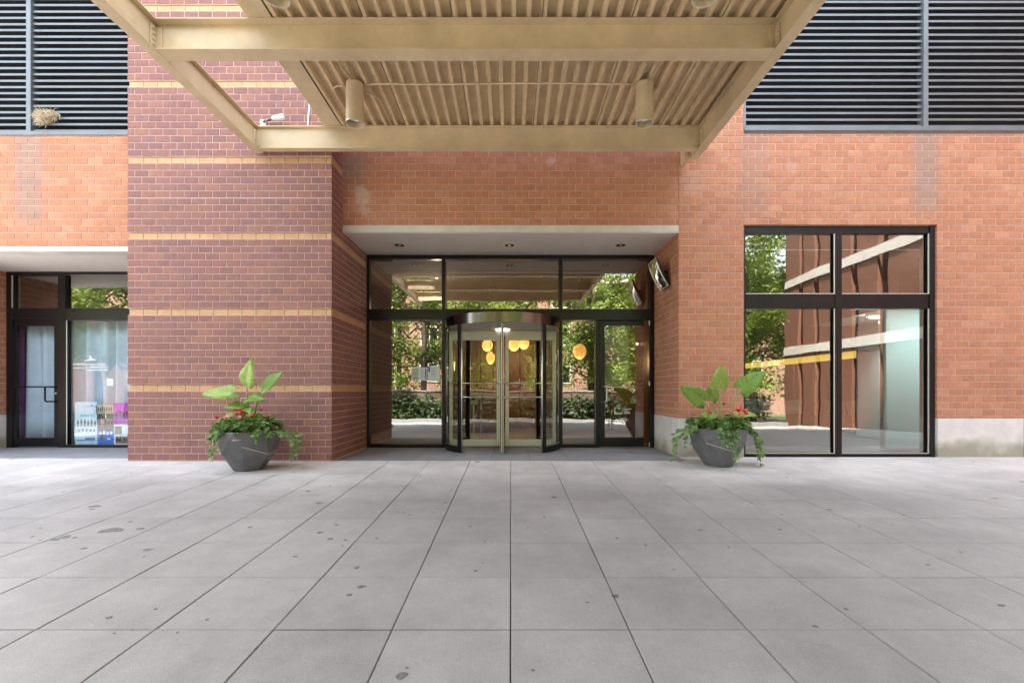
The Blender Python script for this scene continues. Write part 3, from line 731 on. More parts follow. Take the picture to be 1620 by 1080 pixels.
pane(sf, FX0 + .072, ML - .03, .047, zt0, YS); pane(sf, MRx + .03, MD - .03, .047, zt0, YS)
# side door
dr = bpy.data.objects.new('glass_door', None); col.objects.link(dr); dr.parent = sf
dx0, dx1 = 1.582, 2.470
dz0, dz1 = .008, 2.25
gx0, gx1, gz0, gz1 = 1.685, 2.385, .165, 2.165
def leaf(dr, dx0, dx1, dz0, dz1, gx0, gx1, gz0, gz1, y0, y1, gm):
    box('stile', dx0, gx0, y0, y1, dz0, dz1, 'frame', dr, bevel=.003); box('stile', gx1, dx1, y0, y1, dz0, dz1, 'frame', dr, bevel=.003)
    box('rail', gx0 + .001, gx1 - .001, y0, y1, gz1, dz1, 'frame', dr, bevel=.003); box('rail', gx0 + .001, gx1 - .001, y0, y1, dz0, gz0, 'frame', dr, bevel=.003)
    box('pane', gx0, gx1, (y0 + y1) / 2 - .004, (y0 + y1) / 2 + .004, gz0, gz1, gm, dr)
leaf(dr, dx0, dx1, dz0, dz1, gx0, gx1, gz0, gz1, YS - .045, YS + .01, 'glass')
MB().tube([(gx0 - .0, YS - .05, 1.068), (gx0, YS - .085, 1.068), (gx1 - .02, YS - .085, 1.068), (gx1 + .01, YS - .05, 1.068)], .011, 8).build('push_bar', 'steel', dr, smooth=True)
MB().tube([(1.612, YS - .046, 1.075), (1.695, YS - .12, 1.075), (1.705, YS - .12, 1.06), (1.705, YS - .12, .82), (1.695, YS - .12, .805), (1.612, YS - .046, .805)], .015, 10).build('pull_handle', 'steel', dr, smooth=True)
MB().lathe([(0, -.012), (.016, -.012), (.018, 0)], n=14).build('lock_cylinder', 'steel', dr); dr.children[-1].location = (1.625, YS - .046, .97); dr.children[-1].rotation_euler = (R(-90), 0, 0)
for z in (.03, 1.12, 2.2): MB().tube([(2.478, YS - .062, z - .03), (2.478, YS - .062, z + .05)], .014, 10).build('hinge', 'steel', dr)
member(FX1 - .16 + .071, FX1 - .077, -.012, zt0 - .002, 'door_jamb')
member(dx0 - .004, dx1 + .004, dz1 + .003, zt0 - .002, 'door_head')
# decals on the door
text('decal_lettering', "LOBBY HOURS\nVISITORS\nSIGN IN", .034, (1.99, YS - .052 + .028, .70), 'white_print', dr, bold=.001) if False else None
dy = YS - .0235
dm = MB()
def strip(x0, x1, z0, z1): dm.box(x0, x1, dy, dy + .001, z0, z1)
strip(1.865, 1.878, .585, .665); strip(1.89, 2.0, .583, .60); strip(2.01, 2.014, .60, .69)
for k, (a, b) in enumerate(((2.03, 2.17), (2.03, 2.10), (2.03, 2.14), (2.03, 2.145))): strip(a, b, .668 - .026 * k, .680 - .026 * k)
for k, (a, b) in enumerate(((1.94, 2.07), (1.92, 2.11), (1.93, 2.09), (1.95, 2.08), (2.0, 2.06))): 
    x_ = a
    while x_ < b - .012:
        l_ = random.uniform(.012, .035); strip(x_, min(x_ + l_, b), .50 - .022 * k, .512 - .022 * k); x_ += l_ + .006
dm.build('decal_lettering', 'white_print', dr)
MB().add([(1.90, dy - .0005, .612), (1.96, dy - .0005, .65), (1.965, dy - .0005, .668), (1.945, dy - .0005, .675), (1.94, dy - .0005, .65), (1.895, dy - .0005, .622),
          (1.90, dy + .001, .612), (1.96, dy + .001, .65), (1.965, dy + .001, .668), (1.945, dy + .001, .675), (1.94, dy + .001, .65), (1.895, dy + .001, .622)],
         [(0, 1, 2, 3, 4, 5), (11, 10, 9, 8, 7, 6)] + [(i, i + 6, (i + 1) % 6 + 6, (i + 1) % 6) for i in range(6)]).build('decal_emblem', 'print_teal', dr)
# notices taped inside the left pane
def notice(label, x0, x1, z0, z1, blocks):
    t = thing('notice', label, 'notice', (x0, YS - .006, z0), group='paper notices taped to the glass')
    box('sheet', 0, x1 - x0, -.002, 0, 0, z1 - z0, 'paper', t)
    for (a, b, c, d, m_) in blocks: box('print', a * (x1 - x0), b * (x1 - x0), -.003, -.0022, c * (z1 - z0), d * (z1 - z0), m_, t)
    return t
def lines(n_, a, b, c, d, m_='print_dark'):
    out = []
    for k in range(n_):
        z = c + (d - c) * (k + .5) / n_; e = random.uniform(.6, 1)
        out.append((a, a + (b - a) * e, z - .012, z + .012, m_))
    return out
q = .01138
notice('landscape notice with a green picture, left of the two taped papers', (651 - 808) * q, (676 - 808) * q, 1 + (618 - 601.5) * q, 1 + (618 - 581) * q,
       [(.04, .45, .35, .92, 'print_green'), (.55, .84, .1, .92, 'print_pale'), (.86, .95, .1, .92, 'print_blue')] + lines(6, .05, .5, .05, .32))
notice('portrait notice with small print, right of the two taped papers', (677 - 808) * q, (695.5 - 808) * q, 1 + (618 - 603) * q, 1 + (618 - 578.5) * q,
       [(.04, .2, .6, .95, 'print_blue')] + lines(12, .26, .9, .08, .92, 'print_pale') + lines(3, .3, .8, .4, .9))

# ------------------------------------------------------------------ revolving door
Yc = YS; RD = 1.01
rv = thing('revolving_door', 'round revolving door with bronze drum and pale metal wings', 'revolving door', (Xc, Yc, -.012))
def arc(name, r0, r1, z0, z1, a0, a1, m_, n_=24, parent=rv):
    o = MB().lathe([(r0, z0), (r1, z0), (r1, z1), (r0, z1), (r0, z0)], n=n_, a0=R(a0), a1=R(a1)).build(name, m_, parent); return smooth_by_angle(o)
arc('drum_fascia', RD - .03, RD + .02, 2.10, 2.265, 0, 360, 'bronze', 64)
arc('drum_ceiling', 0.0, RD - .031, 2.12, 2.14, 0, 360, 'soffit', 48)
MB().lathe([(0, 2.275), (RD + .018, 2.267), (RD + .018, 2.2665)], n=64).build('drum_roof', 'bronze', rv)
for (a0, a1) in ((180, 227), (313, 360), (0, 47), (133, 180)):
    arc('curved_pane', RD - .006, RD + .002, .115, 2.098, a0 + 1.5, a1 - 1.5, 'glass_door', 14)
    arc('base_ring', RD - .03, RD + .022, .0, .10, a0, a1, 'frame', 14)
    arc('base_trim', RD - .02, RD + .012, .1005, .113, a0, a1, 'steel', 14)
for a in (227, 313, 47, 133):
    ca, sa = math.cos(R(a)), math.sin(R(a))
    o = box('post', -.03, .03, -.03, .03, .0, 2.098, 'frame', rv, bevel=.006); o.location = (RD * ca, RD * sa, 0); o.rotation_euler = (0, 0, R(a))
    s_ = 1 if a in (313, 133) else -1
    a2 = a + (2.4 if a in (227, 47) else -2.4)
    o = MB().tube([(RD * math.cos(R(a2)), RD * math.sin(R(a2)), .01), (RD * math.cos(R(a2)), RD * math.sin(R(a2)), 2.097)], .014, 10).build('post_trim', 'steel', rv, smooth=True)
for a in (181, 359):
    o = MB().tube([(RD * math.cos(R(a)), RD * math.sin(R(a)) - .02, .12), (RD * math.cos(R(a)), RD * math.sin(R(a)) - .02, 2.25)], .016, 10).build('edge_trim', 'steel', rv, smooth=True)
MB().tube([(0, 0, .01), (0, 0, 2.118)], .026, 14).build('centre_shaft', 'steel', rv, smooth=True)
MB().lathe([(0, 2.119), (.12, 2.119), (.13, 2.11), (.12, 2.095), (0, 2.09)], n=24).build('drum_lamp', 'lamp_white', rv)
for a in (0, 90, 180, 270):
    wg = bpy.data.objects.new('wing', None); col.objects.link(wg); wg.parent = rv; wg.rotation_euler = (0, 0, R(a + .6))
    L0, L1, z0, z1 = .045, RD - .05, .02, 2.085
    box('stile', L0, L0 + .065, -.02, .02, z0, z1, 'alu', wg, bevel=.004); box('stile', L1 - .06, L1, -.02, .02, z0, z1, 'alu', wg, bevel=.004)
    box('rail', L0 + .066, L1 - .061, -.02, .02, z1 - .165, z1, 'alu', wg, bevel=.003); box('rail', L0 + .066, L1 - .061, -.02, .02, z0, z0 + .12, 'alu', wg, bevel=.003)
    box('pane', L0 + .066, L1 - .061, -.004, .004, z0 + .121, z1 - .166, 'glass_door', wg)
    for zz in (1.148, .898):
        for sy in (-1, 1):
            MB().tube([(L0 + .03, sy * .02, zz), (L0 + .04, sy * .05, zz), (L1 - .05, sy * .05, zz), (L1 - .04, sy * .02, zz)], .010, 8).build('push_bar', 'steel', wg, smooth=True)
    box('edge_seal', L1, L1 + .035, -.004, .004, z0 + .004, z1 - .004, 'black_metal', wg)

# soffit downlights
for lab, px in (('left recessed soffit downlight over the entrance', 632), ('middle recessed soffit downlight over the revolving door', 806), ('right recessed soffit downlight near the convex mirror', 982)):
    t = thing('recessed_downlight', lab, 'downlight', (Px(px, 7.70), 7.70, H_SOF), group='recessed downlights in the entrance soffit')
    o = MB().lathe([(.105, -.001), (.105, -.008), (.085, -.010), (.078, .0)], n=28).build('trim_ring', 'alu', t); smooth_by_angle(o)
    o = MB().lathe([(.082, -.0085), (.05, -.006), (0, -.005)], n=24).build('baffle', 'black', t, smooth=True)
    MB().lathe([(.03, -.0095), (.018, -.012), (0, -.013)], n=14).build('bulb', 'steel', t, smooth=True)
# convex mirror on right flank
t = thing('convex_mirror', 'rectangular convex mirror tilted out from the orange recess side wall', 'mirror', (2.55, 7.59, 2.70))
til = math.atan2(.2, .43); HM, WM = .48, .38
def mirror_pt(s, q_, bul): # s 0..1 up, q -1..1 along Y
    nx, nz = -math.cos(til), -math.sin(til)
    ux, uz = -math.sin(til), math.cos(til)
    return (ux * HM * s + nx * bul, q_ * WM / 2, uz * HM * s + nz * bul)
v = []; f = []
N = 12
for i in range(N + 1):
    for j in range(N + 1):
        s_, q_ = i / N, j / N * 2 - 1
        v.append(mirror_pt(s_, q_, .028 + .05 * (1 - (2 * s_ - 1) ** 2) * (1 - .5 * q_ * q_) + .02 * (1 - q_ * q_)))
for i in range(N):
    for j in range(N): k = i * (N + 1) + j; f.append((k, k + 1, k + N + 2, k + N + 1))
o = link('mirror_face', mesh('mirror_face', v, f, True), t, 'chrome')
rim = [mirror_pt(a, b, .02) for (a, b) in ((0, -1), (.25, -1), (.5, -1), (.75, -1), (1, -1), (1, 0), (1, 1), (.75, 1), (.5, 1), (.25, 1), (0, 1), (0, 0), (0, -1))]
bul = {(.25, -1): .05, (.5, -1): .055, (.75, -1): .05}
rim = []
for (a, b) in ((0, -1), (.2, -1), (.4, -1), (.6, -1), (.8, -1), (1, -1), (1, 0), (1, 1), (.8, 1), (.6, 1), (.4, 1), (.2, 1), (0, 1), (0, 0), (0, -1)):
    rim.append(mirror_pt(a, b, .028 + .05 * (1 - (2 * a - 1) ** 2) * (1 - .5 * b * b) + .02 * (1 - b * b)))
MB().tube(rim, .009, 8, cap=False).build('rim', 'steel', t, smooth=True)
vb = [mirror_pt(a, b, .0) for (a, b) in ((0, -1), (1, -1), (1, 1), (0, 1))] + [mirror_pt(a, b, .026) for (a, b) in ((0, -1), (1, -1), (1, 1), (0, 1))]
MB().add(vb, [(0, 1, 2, 3), (7, 6, 5, 4), (0, 4, 5, 1), (1, 5, 6, 2), (2, 6, 7, 3), (3, 7, 4, 0)]).build('back_shell', 'black_metal', t)
MB().tube([(.02, 0, .25), (-.08, 0, .25)], .02, 8).build('bracket', 'black_metal', t)
# slim cable beside the jamb
# ------------------------------------------------------------------ left shop entrance
ss = thing('shop_entrance', 'black framed shop entrance with glass door left of the maroon pilaster', 'shopfront')
sy0, sy1 = YS - .06, YS + .06
zz0, zz1 = 2.26, 2.475
sx0 = -9.02; sxm0, sxm1 = -8.10, -7.965
def mem(x0, x1, z0, z1, name): return box(name, x0, x1, sy0, sy1, z0, z1, 'frame', ss, bevel=.004)
mem(sx0, sx0 + .11, -.014, 3.128, 'jamb'); mem(sxm0, sxm1, -.014, 3.07, 'mullion'); mem(sx0 + .112, -5.45, 3.072, 3.128, 'head')
mem(sx0 + .112, sxm0 - .002, zz0, zz1, 'transom_bar'); mem(sxm1 + .002, -5.45, zz0, zz1, 'transom_bar'); mem(sxm1 + .002, -5.45, -.014, .035, 'sill')
mem(-6.42, -6.35, .037, 3.07, 'mullion')
pane(ss, sx0 + .112, sxm0 - .002, zz1, 3.07, YS, 'glass'); pane(ss, sxm1 + .002, -6.422, zz1, 3.07, YS, 'glass')
pane(ss, sxm1 + .002, -6.422, .037, zz0, YS, 'glass_shop'); pane(ss, -6.348, -5.45, .037, zz0, YS, 'glass_shop')
MB().box(sxm1 + .02, sxm1 + .03, sy0 - .003, sy0 + .01, .04, zz0).build('glazing_bead', 'alu', ss)
MB().box(sx0 + .10, sx0 + .112, sy0 - .004, sy0 + .01, zz1 + .01, 3.06).build('glazing_bead', 'alu', ss)
d2 = bpy.data.objects.new('glass_door', None); col.objects.link(d2); d2.parent = ss
leaf(d2, -8.905, -8.104, .01, 2.255, -8.845, -8.175, .16, 2.165, YS - .05, YS + .005, 'glass_shop')
MB().tube([(-8.85, YS - .055, 1.07), (-8.85, YS - .09, 1.07), (-8.16, YS - .09, 1.07), (-8.13, YS - .055, 1.07)], .012, 8).build('push_bar', 'black_metal', d2, smooth=True)
MB().tube([(-8.12, YS - .055, 1.07), (-8.25, YS - .12, 1.07), (-8.265, YS - .12, 1.05), (-8.265, YS - .12, .83), (-8.25, YS - .12, .81), (-8.12, YS - .055, .81)], .014, 8).build('pull_handle', 'black_metal', d2, smooth=True)
o = MB().lathe([(0, -.014), (.018, -.014), (.022, 0)], n=14).build('lock_cylinder', 'steel', d2); o.location = (-8.135, YS - .052, .955); o.rotation_euler = (R(-90), 0, 0)
for z in (.04, 1.12, 2.2): MB().tube([(-8.915, YS - .066, z - .03), (-8.915, YS - .066, z + .05)], .014, 10).build('hinge', 'black_metal', d2)
# lettering decal on the glass
yd = YS - .0062
text('decal_lettering', "Forward Momentum Chicago", .0485, (Px(116, YS), yd, Pz(577.2, YS)), 'white_print', ss, bold=.0016)
dd = MB()
dd.box(Px(116, YS), Px(171, YS), yd - .0005, yd + .001, Pz(581.9, YS), Pz(581.1, YS))
dd.box(Px(143, YS), Px(171, YS), yd - .0005, yd + .001, Pz(580.2, YS), Pz(579.2, YS))
dd.box(Px(137, YS), Px(171, YS), yd - .0005, yd + .001, Pz(585.8, YS), Pz(584.4, YS))
dd.build('decal_line', 'white_print', ss)
dn = MB()
def limb(pts, r): dn.tube([(Px(a, YS), yd, Pz(b, YS)) for a, b in pts], r, 6)
limb([(133.5, 571.5), (138, 569.6), (143, 568.6), (148, 569.0), (153, 568.8)], [.005, .011, .016, .012, .005])
limb([(143.2, 568.6), (143.6, 566.2), (143.8, 564)], [.014, .015, .012]); limb([(143.6, 564.2), (140, 563.6), (136.3, 562.6)], [.009, .008, .005]); limb([(144, 564.6), (146, 566.6), (147.5, 566.6)], [.009, .008, .005])
limb([(143.6, 563.4), (143.7, 562.2)], [.014, .013])
o = dn.build('decal_dancer', 'white_print', ss)
for vtx in o.data.vertices: vtx.co.y = yd + (vtx.co.y - yd) * .08
# curtains
def curtain(label, x0, x1, y, z0, z1, amp, per, m_, seed):
    rnd = random.Random(seed); n_ = int((x1 - x0) / .02); v = []; f = []
    ph = rnd.uniform(0, 6); rowsn = 5
    for j in range(rowsn + 1):
        for i in range(n_ + 1):
            x = x0 + (x1 - x0) * i / n_; s_ = j / rowsn
            v.append((x + .02 * s_ * math.sin(x * 5 + seed), y + amp * math.sin(2 * math.pi * x / per + ph + .8 * math.sin(x * 3 + seed)) * (.6 + .4 * (1 - s_)), z0 + (z1 - z0) * s_))
    for j in range(rowsn):
        for i in range(n_): k = j * (n_ + 1) + i; f.append((k, k + 1, k + n_ + 2, k + n_ + 1))
    o = link('curtain', mesh('curtain', v, f, True), None, m_); tag(o, label, 'curtain', 'curtains behind the shop glass')
    sm = o.modifiers.new('thickness', 'SOLIDIFY'); sm.thickness = .004
    return o
curtain('pale lavender curtain behind the left shop door', -8.98, -8.26, YS + .22, .02, 2.3, .075, .30, 'curtain', 3)
curtain('pale blue curtain behind the shop window with the lettering', -8.10, -7.30, YS + .24, .02, 2.42, .08, .34, 'curtain', 5)
curtain('pale blue curtain next to the maroon pilaster behind shop glass', -7.26, -5.4, YS + .22, .02, 2.42, .06, .42, 'curtain', 8)
curtain('dark violet curtain edge behind the left shop door', -9.09, -8.985, YS + .20, .02, 2.3, .03, .14, 'curtain_violet', 4)
curtain('violet curtain strip at the left edge of shop window', -8.19, -8.105, YS + .20, .02, 2.42, .02, .2, 'curtain_violet', 6)
# posters standing inside the glass
def poster(label, px0, px1, py0, py1, base, blocks, y=YS + .03, txt=None):
    x0, x1, z0, z1 = Px(px0, YS), Px(px1, YS), Pz(py1, YS), Pz(py0, YS)
    t = thing('poster', label, 'poster', (x0, y, z0), group='posters at the foot of the shop window')
    W_, H_ = x1 - x0, z1 - z0
    box('sheet', 0, W_, 0, .004, 0, H_, base, t)
    for (a, b, c, d, m_) in blocks: box('print', a * W_, b * W_, -.0012, -.0002, c * H_, d * H_, m_, t)
    return t
def people(a, b, c, d, n_, m_, legs=True):
    out = []
    for k in range(n_):
        x = a + (b - a) * (k + .5) / n_; w_ = (b - a) / n_ * .3; h_ = (d - c) * random.uniform(.75, 1)
        out += [(x - w_, x + w_, c + h_ * .35, c + h_ * .8, m_), (x - w_ * .45, x + w_ * .45, c + h_ * .82, c + h_, 'print_photo')]
        if legs: out += [(x - w_ * .7, x - w_ * .15, c, c + h_ * .35, 'print_photo'), (x + w_ * .15, x + w_ * .7, c, c + h_ * .33, 'print_photo')]
    return out
pw = poster('tall white poster with a row of dancers, leftmost at shop window foot', 116, 151.5, 635.5, 703, 'print_pale',
       [(.5, .95, .885, .9, 'print_blue'), (.72, .8, .91, .94, 'print_blue')] + people(.06, .98, .42, .62, 6, 'print_dark') + people(.1, .95, .28, .38, 5, 'print_photo', False) + lines(2, .45, .95, .12, .16, 'print_blue') + lines(1, .1, .95, .09, .11, 'print_blue'))
text('script_lettering', "Rylane Su", .062, (.09, -.0018, .505), 'print_blue', pw, shear=.35)
poster('small group photo card topmost in the middle column', 150, 176.8, 640, 654, 'print_tan' if 'print_tan' in M else 'straw', people(.05, .95, .1, .9, 7, 'print_dark'))
poster('photo card of a seated person in the middle column', 151, 177, 654.6, 672, 'print_dark', [(.25, .45, .1, .8, 'petal_pink'), (.3, .42, .6, .95, 'straw'), (.55, .95, .15, .6, 'print_photo'), (.5, .56, .6, 1, 'paper')])
poster('blue poster with dancers in white at the window foot', 152, 177.5, 673, 703, 'print_blue', [(.0, 1, .72, 1, 'print_dark')] + people(.08, .95, .42, .78, 4, 'paper', False) + [(.15, .35, .25, .55, 'print_dark'), (.6, .8, .25, .33, 'print_pale')])
poster('magenta poster with dancers beside the maroon pilaster', 177.3, 203, 637, 670, 'print_magenta', people(.08, .95, .2, .72, 4, 'print_dark'))
poster('white photo collage card under the magenta poster', 178, 203, 671.5, 703, 'paper', [(.05, .5, .52, .92, 'print_dark'), (.58, .98, .55, .98, 'print_pale'), (.1, .95, .05, .4, 'print_photo')] + people(.1, .95, .05, .45, 4, 'straw', False))
# small card hanging in the window
box('hang_tag', Px(168, YS), Px(178, YS), YS + .012, YS + .016, Pz(610, YS), Pz(598.5, YS), 'paper'); tag(bpy.data.objects['hang_tag'], 'small white card stuck on shop glass above the posters', 'card')
# room behind the shop glass
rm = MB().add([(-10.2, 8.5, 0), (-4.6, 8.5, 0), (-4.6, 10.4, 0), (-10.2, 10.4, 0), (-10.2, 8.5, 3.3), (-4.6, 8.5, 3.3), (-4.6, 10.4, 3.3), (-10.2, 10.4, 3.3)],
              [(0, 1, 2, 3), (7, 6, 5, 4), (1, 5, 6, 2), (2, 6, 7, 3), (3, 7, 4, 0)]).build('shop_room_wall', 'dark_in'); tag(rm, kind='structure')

# ------------------------------------------------------------------ large window on right
WY = YW + .10
bw = thing('lobby_window', 'large black framed four pane window in the orange brick wall', 'window')
b0, b1 = WY - .05, WY + .06
def wm(x0, x1, z0, z1, name, y0=b0): return box(name, x0, x1, y0, b1, z0, z1, 'frame', bw, bevel=.004)
wl, wr = wx0 + .004, wx1 - .01
wm(wl, wl + .045, -.03, wz1 - .002, 'jamb'); wm(wr - .07, wr, -.03, wz1 - .002, 'jamb', b0 - .02); wm(wl + .047, wr - .072, wz1 - .11, wz1 - .002, 'head')
xm = Px(1322.5, WY)
zA, zB = Pz(489, WY), Pz(466, WY)
wm(xm - .05, xm + .05, -.03, wz1 - .112, 'mullion', b0 - .012)
for (a, b) in ((wl + .047, xm - .052), (xm + .052, wr - .072)):
    wm(a, b, zA, zB, 'transom_bar'); wm(a, b, -.03, .03, 'sill')
    for (z0, z1) in ((zB, wz1 - .112), (.032, zA)):
        pane(bw, a, b, z0, z1, WY, 'glass_window'); e = .01
        MB().box(a, b, b0 - .002, b0 + .01, z0, z0 + e).box(b - e * 1.5, b, b0 - .002, b0 + .01, z0 + e, z1).build('glazing_bead', 'alu', bw)
# ------------------------------------------------------------------ lobby interior
def room(name, x0, x1, y0, y1, z0, z1, m_, front=False):
    v = [(x0, y0, z0), (x1, y0, z0), (x1, y1, z0), (x0, y1, z0), (x0, y0, z1), (x1, y0, z1), (x1, y1, z1), (x0, y1, z1)]
    return MB().add(v, [(1, 2, 6, 5), (2, 3, 7, 6), (3, 0, 4, 7)]).build(name, m_)
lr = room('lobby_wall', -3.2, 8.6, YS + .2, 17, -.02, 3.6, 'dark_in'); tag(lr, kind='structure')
o = box('lobby_floor', -3.2, 8.6, YS + .302, 17, -.3, -.012, 'floor_in'); tag(o, kind='structure')
o = box('lobby_side_floor', XR + .31, 8.6, YW + D + .01, YS + .3, -.3, -.02, 'floor_in'); tag(o, kind='structure')
o = box('lobby_ceiling', -3.2, 8.6, YS + .202, 17, 3.45, 3.6, 'ceil_in'); tag(o, kind='structure')
o = box('lobby_side_ceiling', XR + .31, 8.6, YW + D + .004, YS + .2, 3.6, 3.7, 'ceil_in'); tag(o, kind='structure')
o = box('partition_wall', XR + .02, XR + .32, YS + .2, 12, -.01, 3.44, 'wood'); tag(o, kind='structure')
# wood panelled wall at the back of the lobby, panels apart
wp = thing('wood_wall', 'reddish wood panelled wall at the back of the lobby', 'wall', (0, 12.6, 0))
for k in range(9):
    box('panel', -1.9 + k * .36, -1.9 + k * .36 + .345, -.02, .02, .0, 3.4, 'wood', wp, bevel=.004)
dk = thing('reception_desk', 'low wood reception desk seen through the revolving door', 'desk', (-.9, 11.4, 0))
box('front_panel', -.55, .7, -.3, -.26, 0, .86, 'wood', dk); box('counter', -.6, .75, -.34, .3, .862, .9, 'dark_in', dk, bevel=.004); box('side_panel', -.55, -.51, -.255, .26, 0, .86, 'wood', dk); box('side_panel', .66, .7, -.255, .26, 0, .86, 'wood', dk)
kp = thing('card_reader', 'grey entry terminal on a slim post behind the revolving door', 'terminal', (Px(749, 9.9), 9.9, 0))
box('base_plate', -.12, .12, -.1, .1, -.012, .004, 'steel', kp); MB().tube([(.16, 0, .0), (.16, 0, 1.0)], .014, 8).build('rail', 'steel', kp); MB().tube([(0, .03, .004), (0, .03, .75)], .02, 8).build('post', 'steel', kp)
box('housing', -.09, .09, -.04, .03, .70, .95, 'alu', kp, bevel=.01); box('screen', -.05, .05, -.044, -.0405, .80, .90, 'black', kp); box('keypad', -.045, .045, -.0435, -.0405, .73, .78, 'print_pale', kp)
def pendant(label, px, py, Y, r, s=1.0, z_ceil=3.45):
    t = thing('pendant_lamp', label, 'pendant lamp', (Px(px, Y), Y, Pz(py, Y)), group='amber pendant lamps glowing in the lobby')
    prof = [(.0, -r * 1.1)] + [(r * math.sin(a), -r * 1.1 * math.cos(a) * s) for a in [math.pi * k / 12 for k in range(1, 11)]] + [(r * .25, r * 1.12 * s), (0, r * 1.14 * s)]
    MB().lathe(prof, n=20).build('shade', 'lamp_amber', t, smooth=True)
    MB().tube([(0, 0, r * 1.1), (0, 0, z_ceil - Pz(py, Y))], .006, 6).build('cord', 'black', t)
    l_ = bpy.data.lights.new('lamp_glow', 'POINT'); l_.energy = 2; l_.color = (1, .62, .28); l_.shadow_soft_size = r
    lo = bpy.data.objects.new('lamp_glow', l_); col.objects.link(lo); lo.parent = t; lo.location = (0, 0, -r * 1.5)
pendant('amber pendant lamp behind the pane beside the side door', 917, 556, 10.6, .155)
pendant('amber pendant lamp just left of the revolving door shaft', 771, 546, 11.2, .13)
pendant('small bright pendant lamp lowest behind the revolving door', 776, 566, 10.8, .10, 1.3)
pendant('amber pendant lamp just right of the revolving door shaft', 813, 545, 11.2, .14)
pendant('amber pendant lamp right of its neighbour behind the revolving door', 829, 543, 11.4, .13)
# roller blind behind the side door
rb = thing('roller_blind', 'half drawn pale roller blind behind the side door glass', 'blind', (0, YS + .16, 0))
for k in range(19):
    z = 2.3 - .062 * k
    box('slat', 1.66, 2.16, -.004, .004, z - .056, z, 'white_paint', rb)
box('headrail', 1.64, 2.18, -.03, .03, 2.302, 2.36, 'alu', rb); box('bottom_bar', 1.65, 2.17, -.01, .01, 2.3 - .062 * 19 - .02, 2.3 - .062 * 19 + .004, 'alu', rb)
o = MB().lathe([(.0, -.03), (.02, -.022), (.03, 0), (.02, .022), (0, .03)], n=14).build('globe_lamp', 'lamp_white', None, smooth=True); o.location = (Px(1008, 9.3), 9.3, Pz(544, 9.3)); tag(o, 'tiny round white lamp glowing behind the side door', 'lamp')
# side lobby behind the big window
sw = thing('cove_wall', 'grey lobby wall with glowing yellow cove behind the big window', 'wall')
XC = 8.0
box('upper_wall', XC, XC + .3, 10.4, 16.9, 1.93, 3.44, 'wall_in', sw); box('cove_strip', XC + .005, XC + .06, 10.4, 16.9, 1.765, 1.928, 'cove', sw)
for k in range(7):
    y = 10.45 + k * .92
    box('glass_panel', XC + .08, XC + .10, y, y + .88, -.01, 1.745, 'glass', sw); box('mullion', XC + .06, XC + .11, y + .882, y + .918, -.01, 1.745, 'alu', sw)
box('end_wall', XC, XC + .58, 10.2, 10.398, -.01, 3.44, 'wall_in', sw)
pt = thing('glass_screen', 'tall pale blue frosted glass screen behind the right window panes', 'screen', (0, 0, 0))
box('panel', 6.56, 8.4, 8.1, 8.14, .0, 2.42, 'frost', pt, bevel=.003); box('edge', 6.52, 6.558, 8.08, 8.16, -.012, 2.46, 'alu', pt); box('base', 6.55, 8.4, 8.06, 8.16, -.012, -.001, 'alu', pt)
sm_ = thing('smoke_detector', 'small round camera dome on the grey lobby wall', 'camera', (7.0, 8.7, 2.3))
o = MB().lathe([(0, -.05), (.04, -.035), (.055, 0), (.055, .02), (0, .02)], n=16).build('dome', 'white_paint', sm_, smooth=True)
so_ = thing('sofa', 'long low dark sofa seen through the big window', 'sofa', (6.6, 12.2, 0))
box('base', -1.2, 1.3, -.35, .35, .06, .36, 'sofa', so_, bevel=.02); box('back', -1.2, 1.3, .352, .5, .06, .62, 'sofa', so_, bevel=.02)
for sx in (-1.1, 1.2): box('leg', sx - .03, sx + .03, -.3, .3, -.012, .058, 'black_metal', so_)
for k in range(4):
    v = []; f = []; n_ = 8
    for sgn in (-1, 1):
        for i in range(n_ + 1):
            for j in range(n_ + 1):
                a, b = i / n_ * 2 - 1, j / n_ * 2 - 1
                th = .07 * ((1 - a ** 4) * (1 - b ** 4)) ** .5
                v.append((a * .28, sgn * th, b * .19))
    for q_ in (0, 1):
        for i in range(n_):
            for j in range(n_):
                k0 = q_ * (n_ + 1) ** 2 + i * (n_ + 1) + j; fc = (k0, k0 + 1, k0 + n_ + 2, k0 + n_ + 1); f.append(fc if q_ else fc[::-1])
    o = link('cushion', mesh('cushion', v, f, True), None, 'cushion'); o.location = (5.75 + .58 * k, 12.2 + .18, .56); o.rotation_euler = (R(-18), R([3, -5, 4, -3][k]), 0)
    tag(o, ['grey cushion at the left end of the dark sofa', 'grey cushion second from the left on dark sofa', 'grey cushion second from the right on dark sofa', 'grey cushion at the right end of the dark sofa'][k], 'cushion', 'grey cushions on the lobby sofa')
box('glow_cap', 6.52, 8.4, 8.162, 10.19, 2.42, 2.46, 'wall_in', pt); box('side_panel', 7.62, 7.66, 8.162, 10.19, 0, 2.418, 'frost', pt)  # unseen top cap added to keep the added lamp's glow off the ceiling
t = thing('added_tube_lamp', 'unseen tube lamp added to brighten the frosted glass screen', 'lamp', (7.12, 8.6, 2.36))  # lamp added out of sight to make the frosted screen brighter
MB().tube([(-.45, 0, 0), (.45, 0, 0)], .02, 10).build('tube', 'lamp_white', t, smooth=True); box('fixture', -.5, .5, -.03, .03, .022, .058, 'white_paint', t)
l_ = bpy.data.lights.new('lamp_glow', 'AREA'); l_.shape = 'RECTANGLE'; l_.size = .9; l_.size_y = .25; l_.energy = 7; l_.color = (.95, 1, 1)  # added light aimed at the back of the screen
lo = bpy.data.objects.new('lamp_glow', l_); col.objects.link(lo); lo.parent = t; lo.location = (0, .45, -.1); lo.rotation_euler = (R(-35), 0, 0)
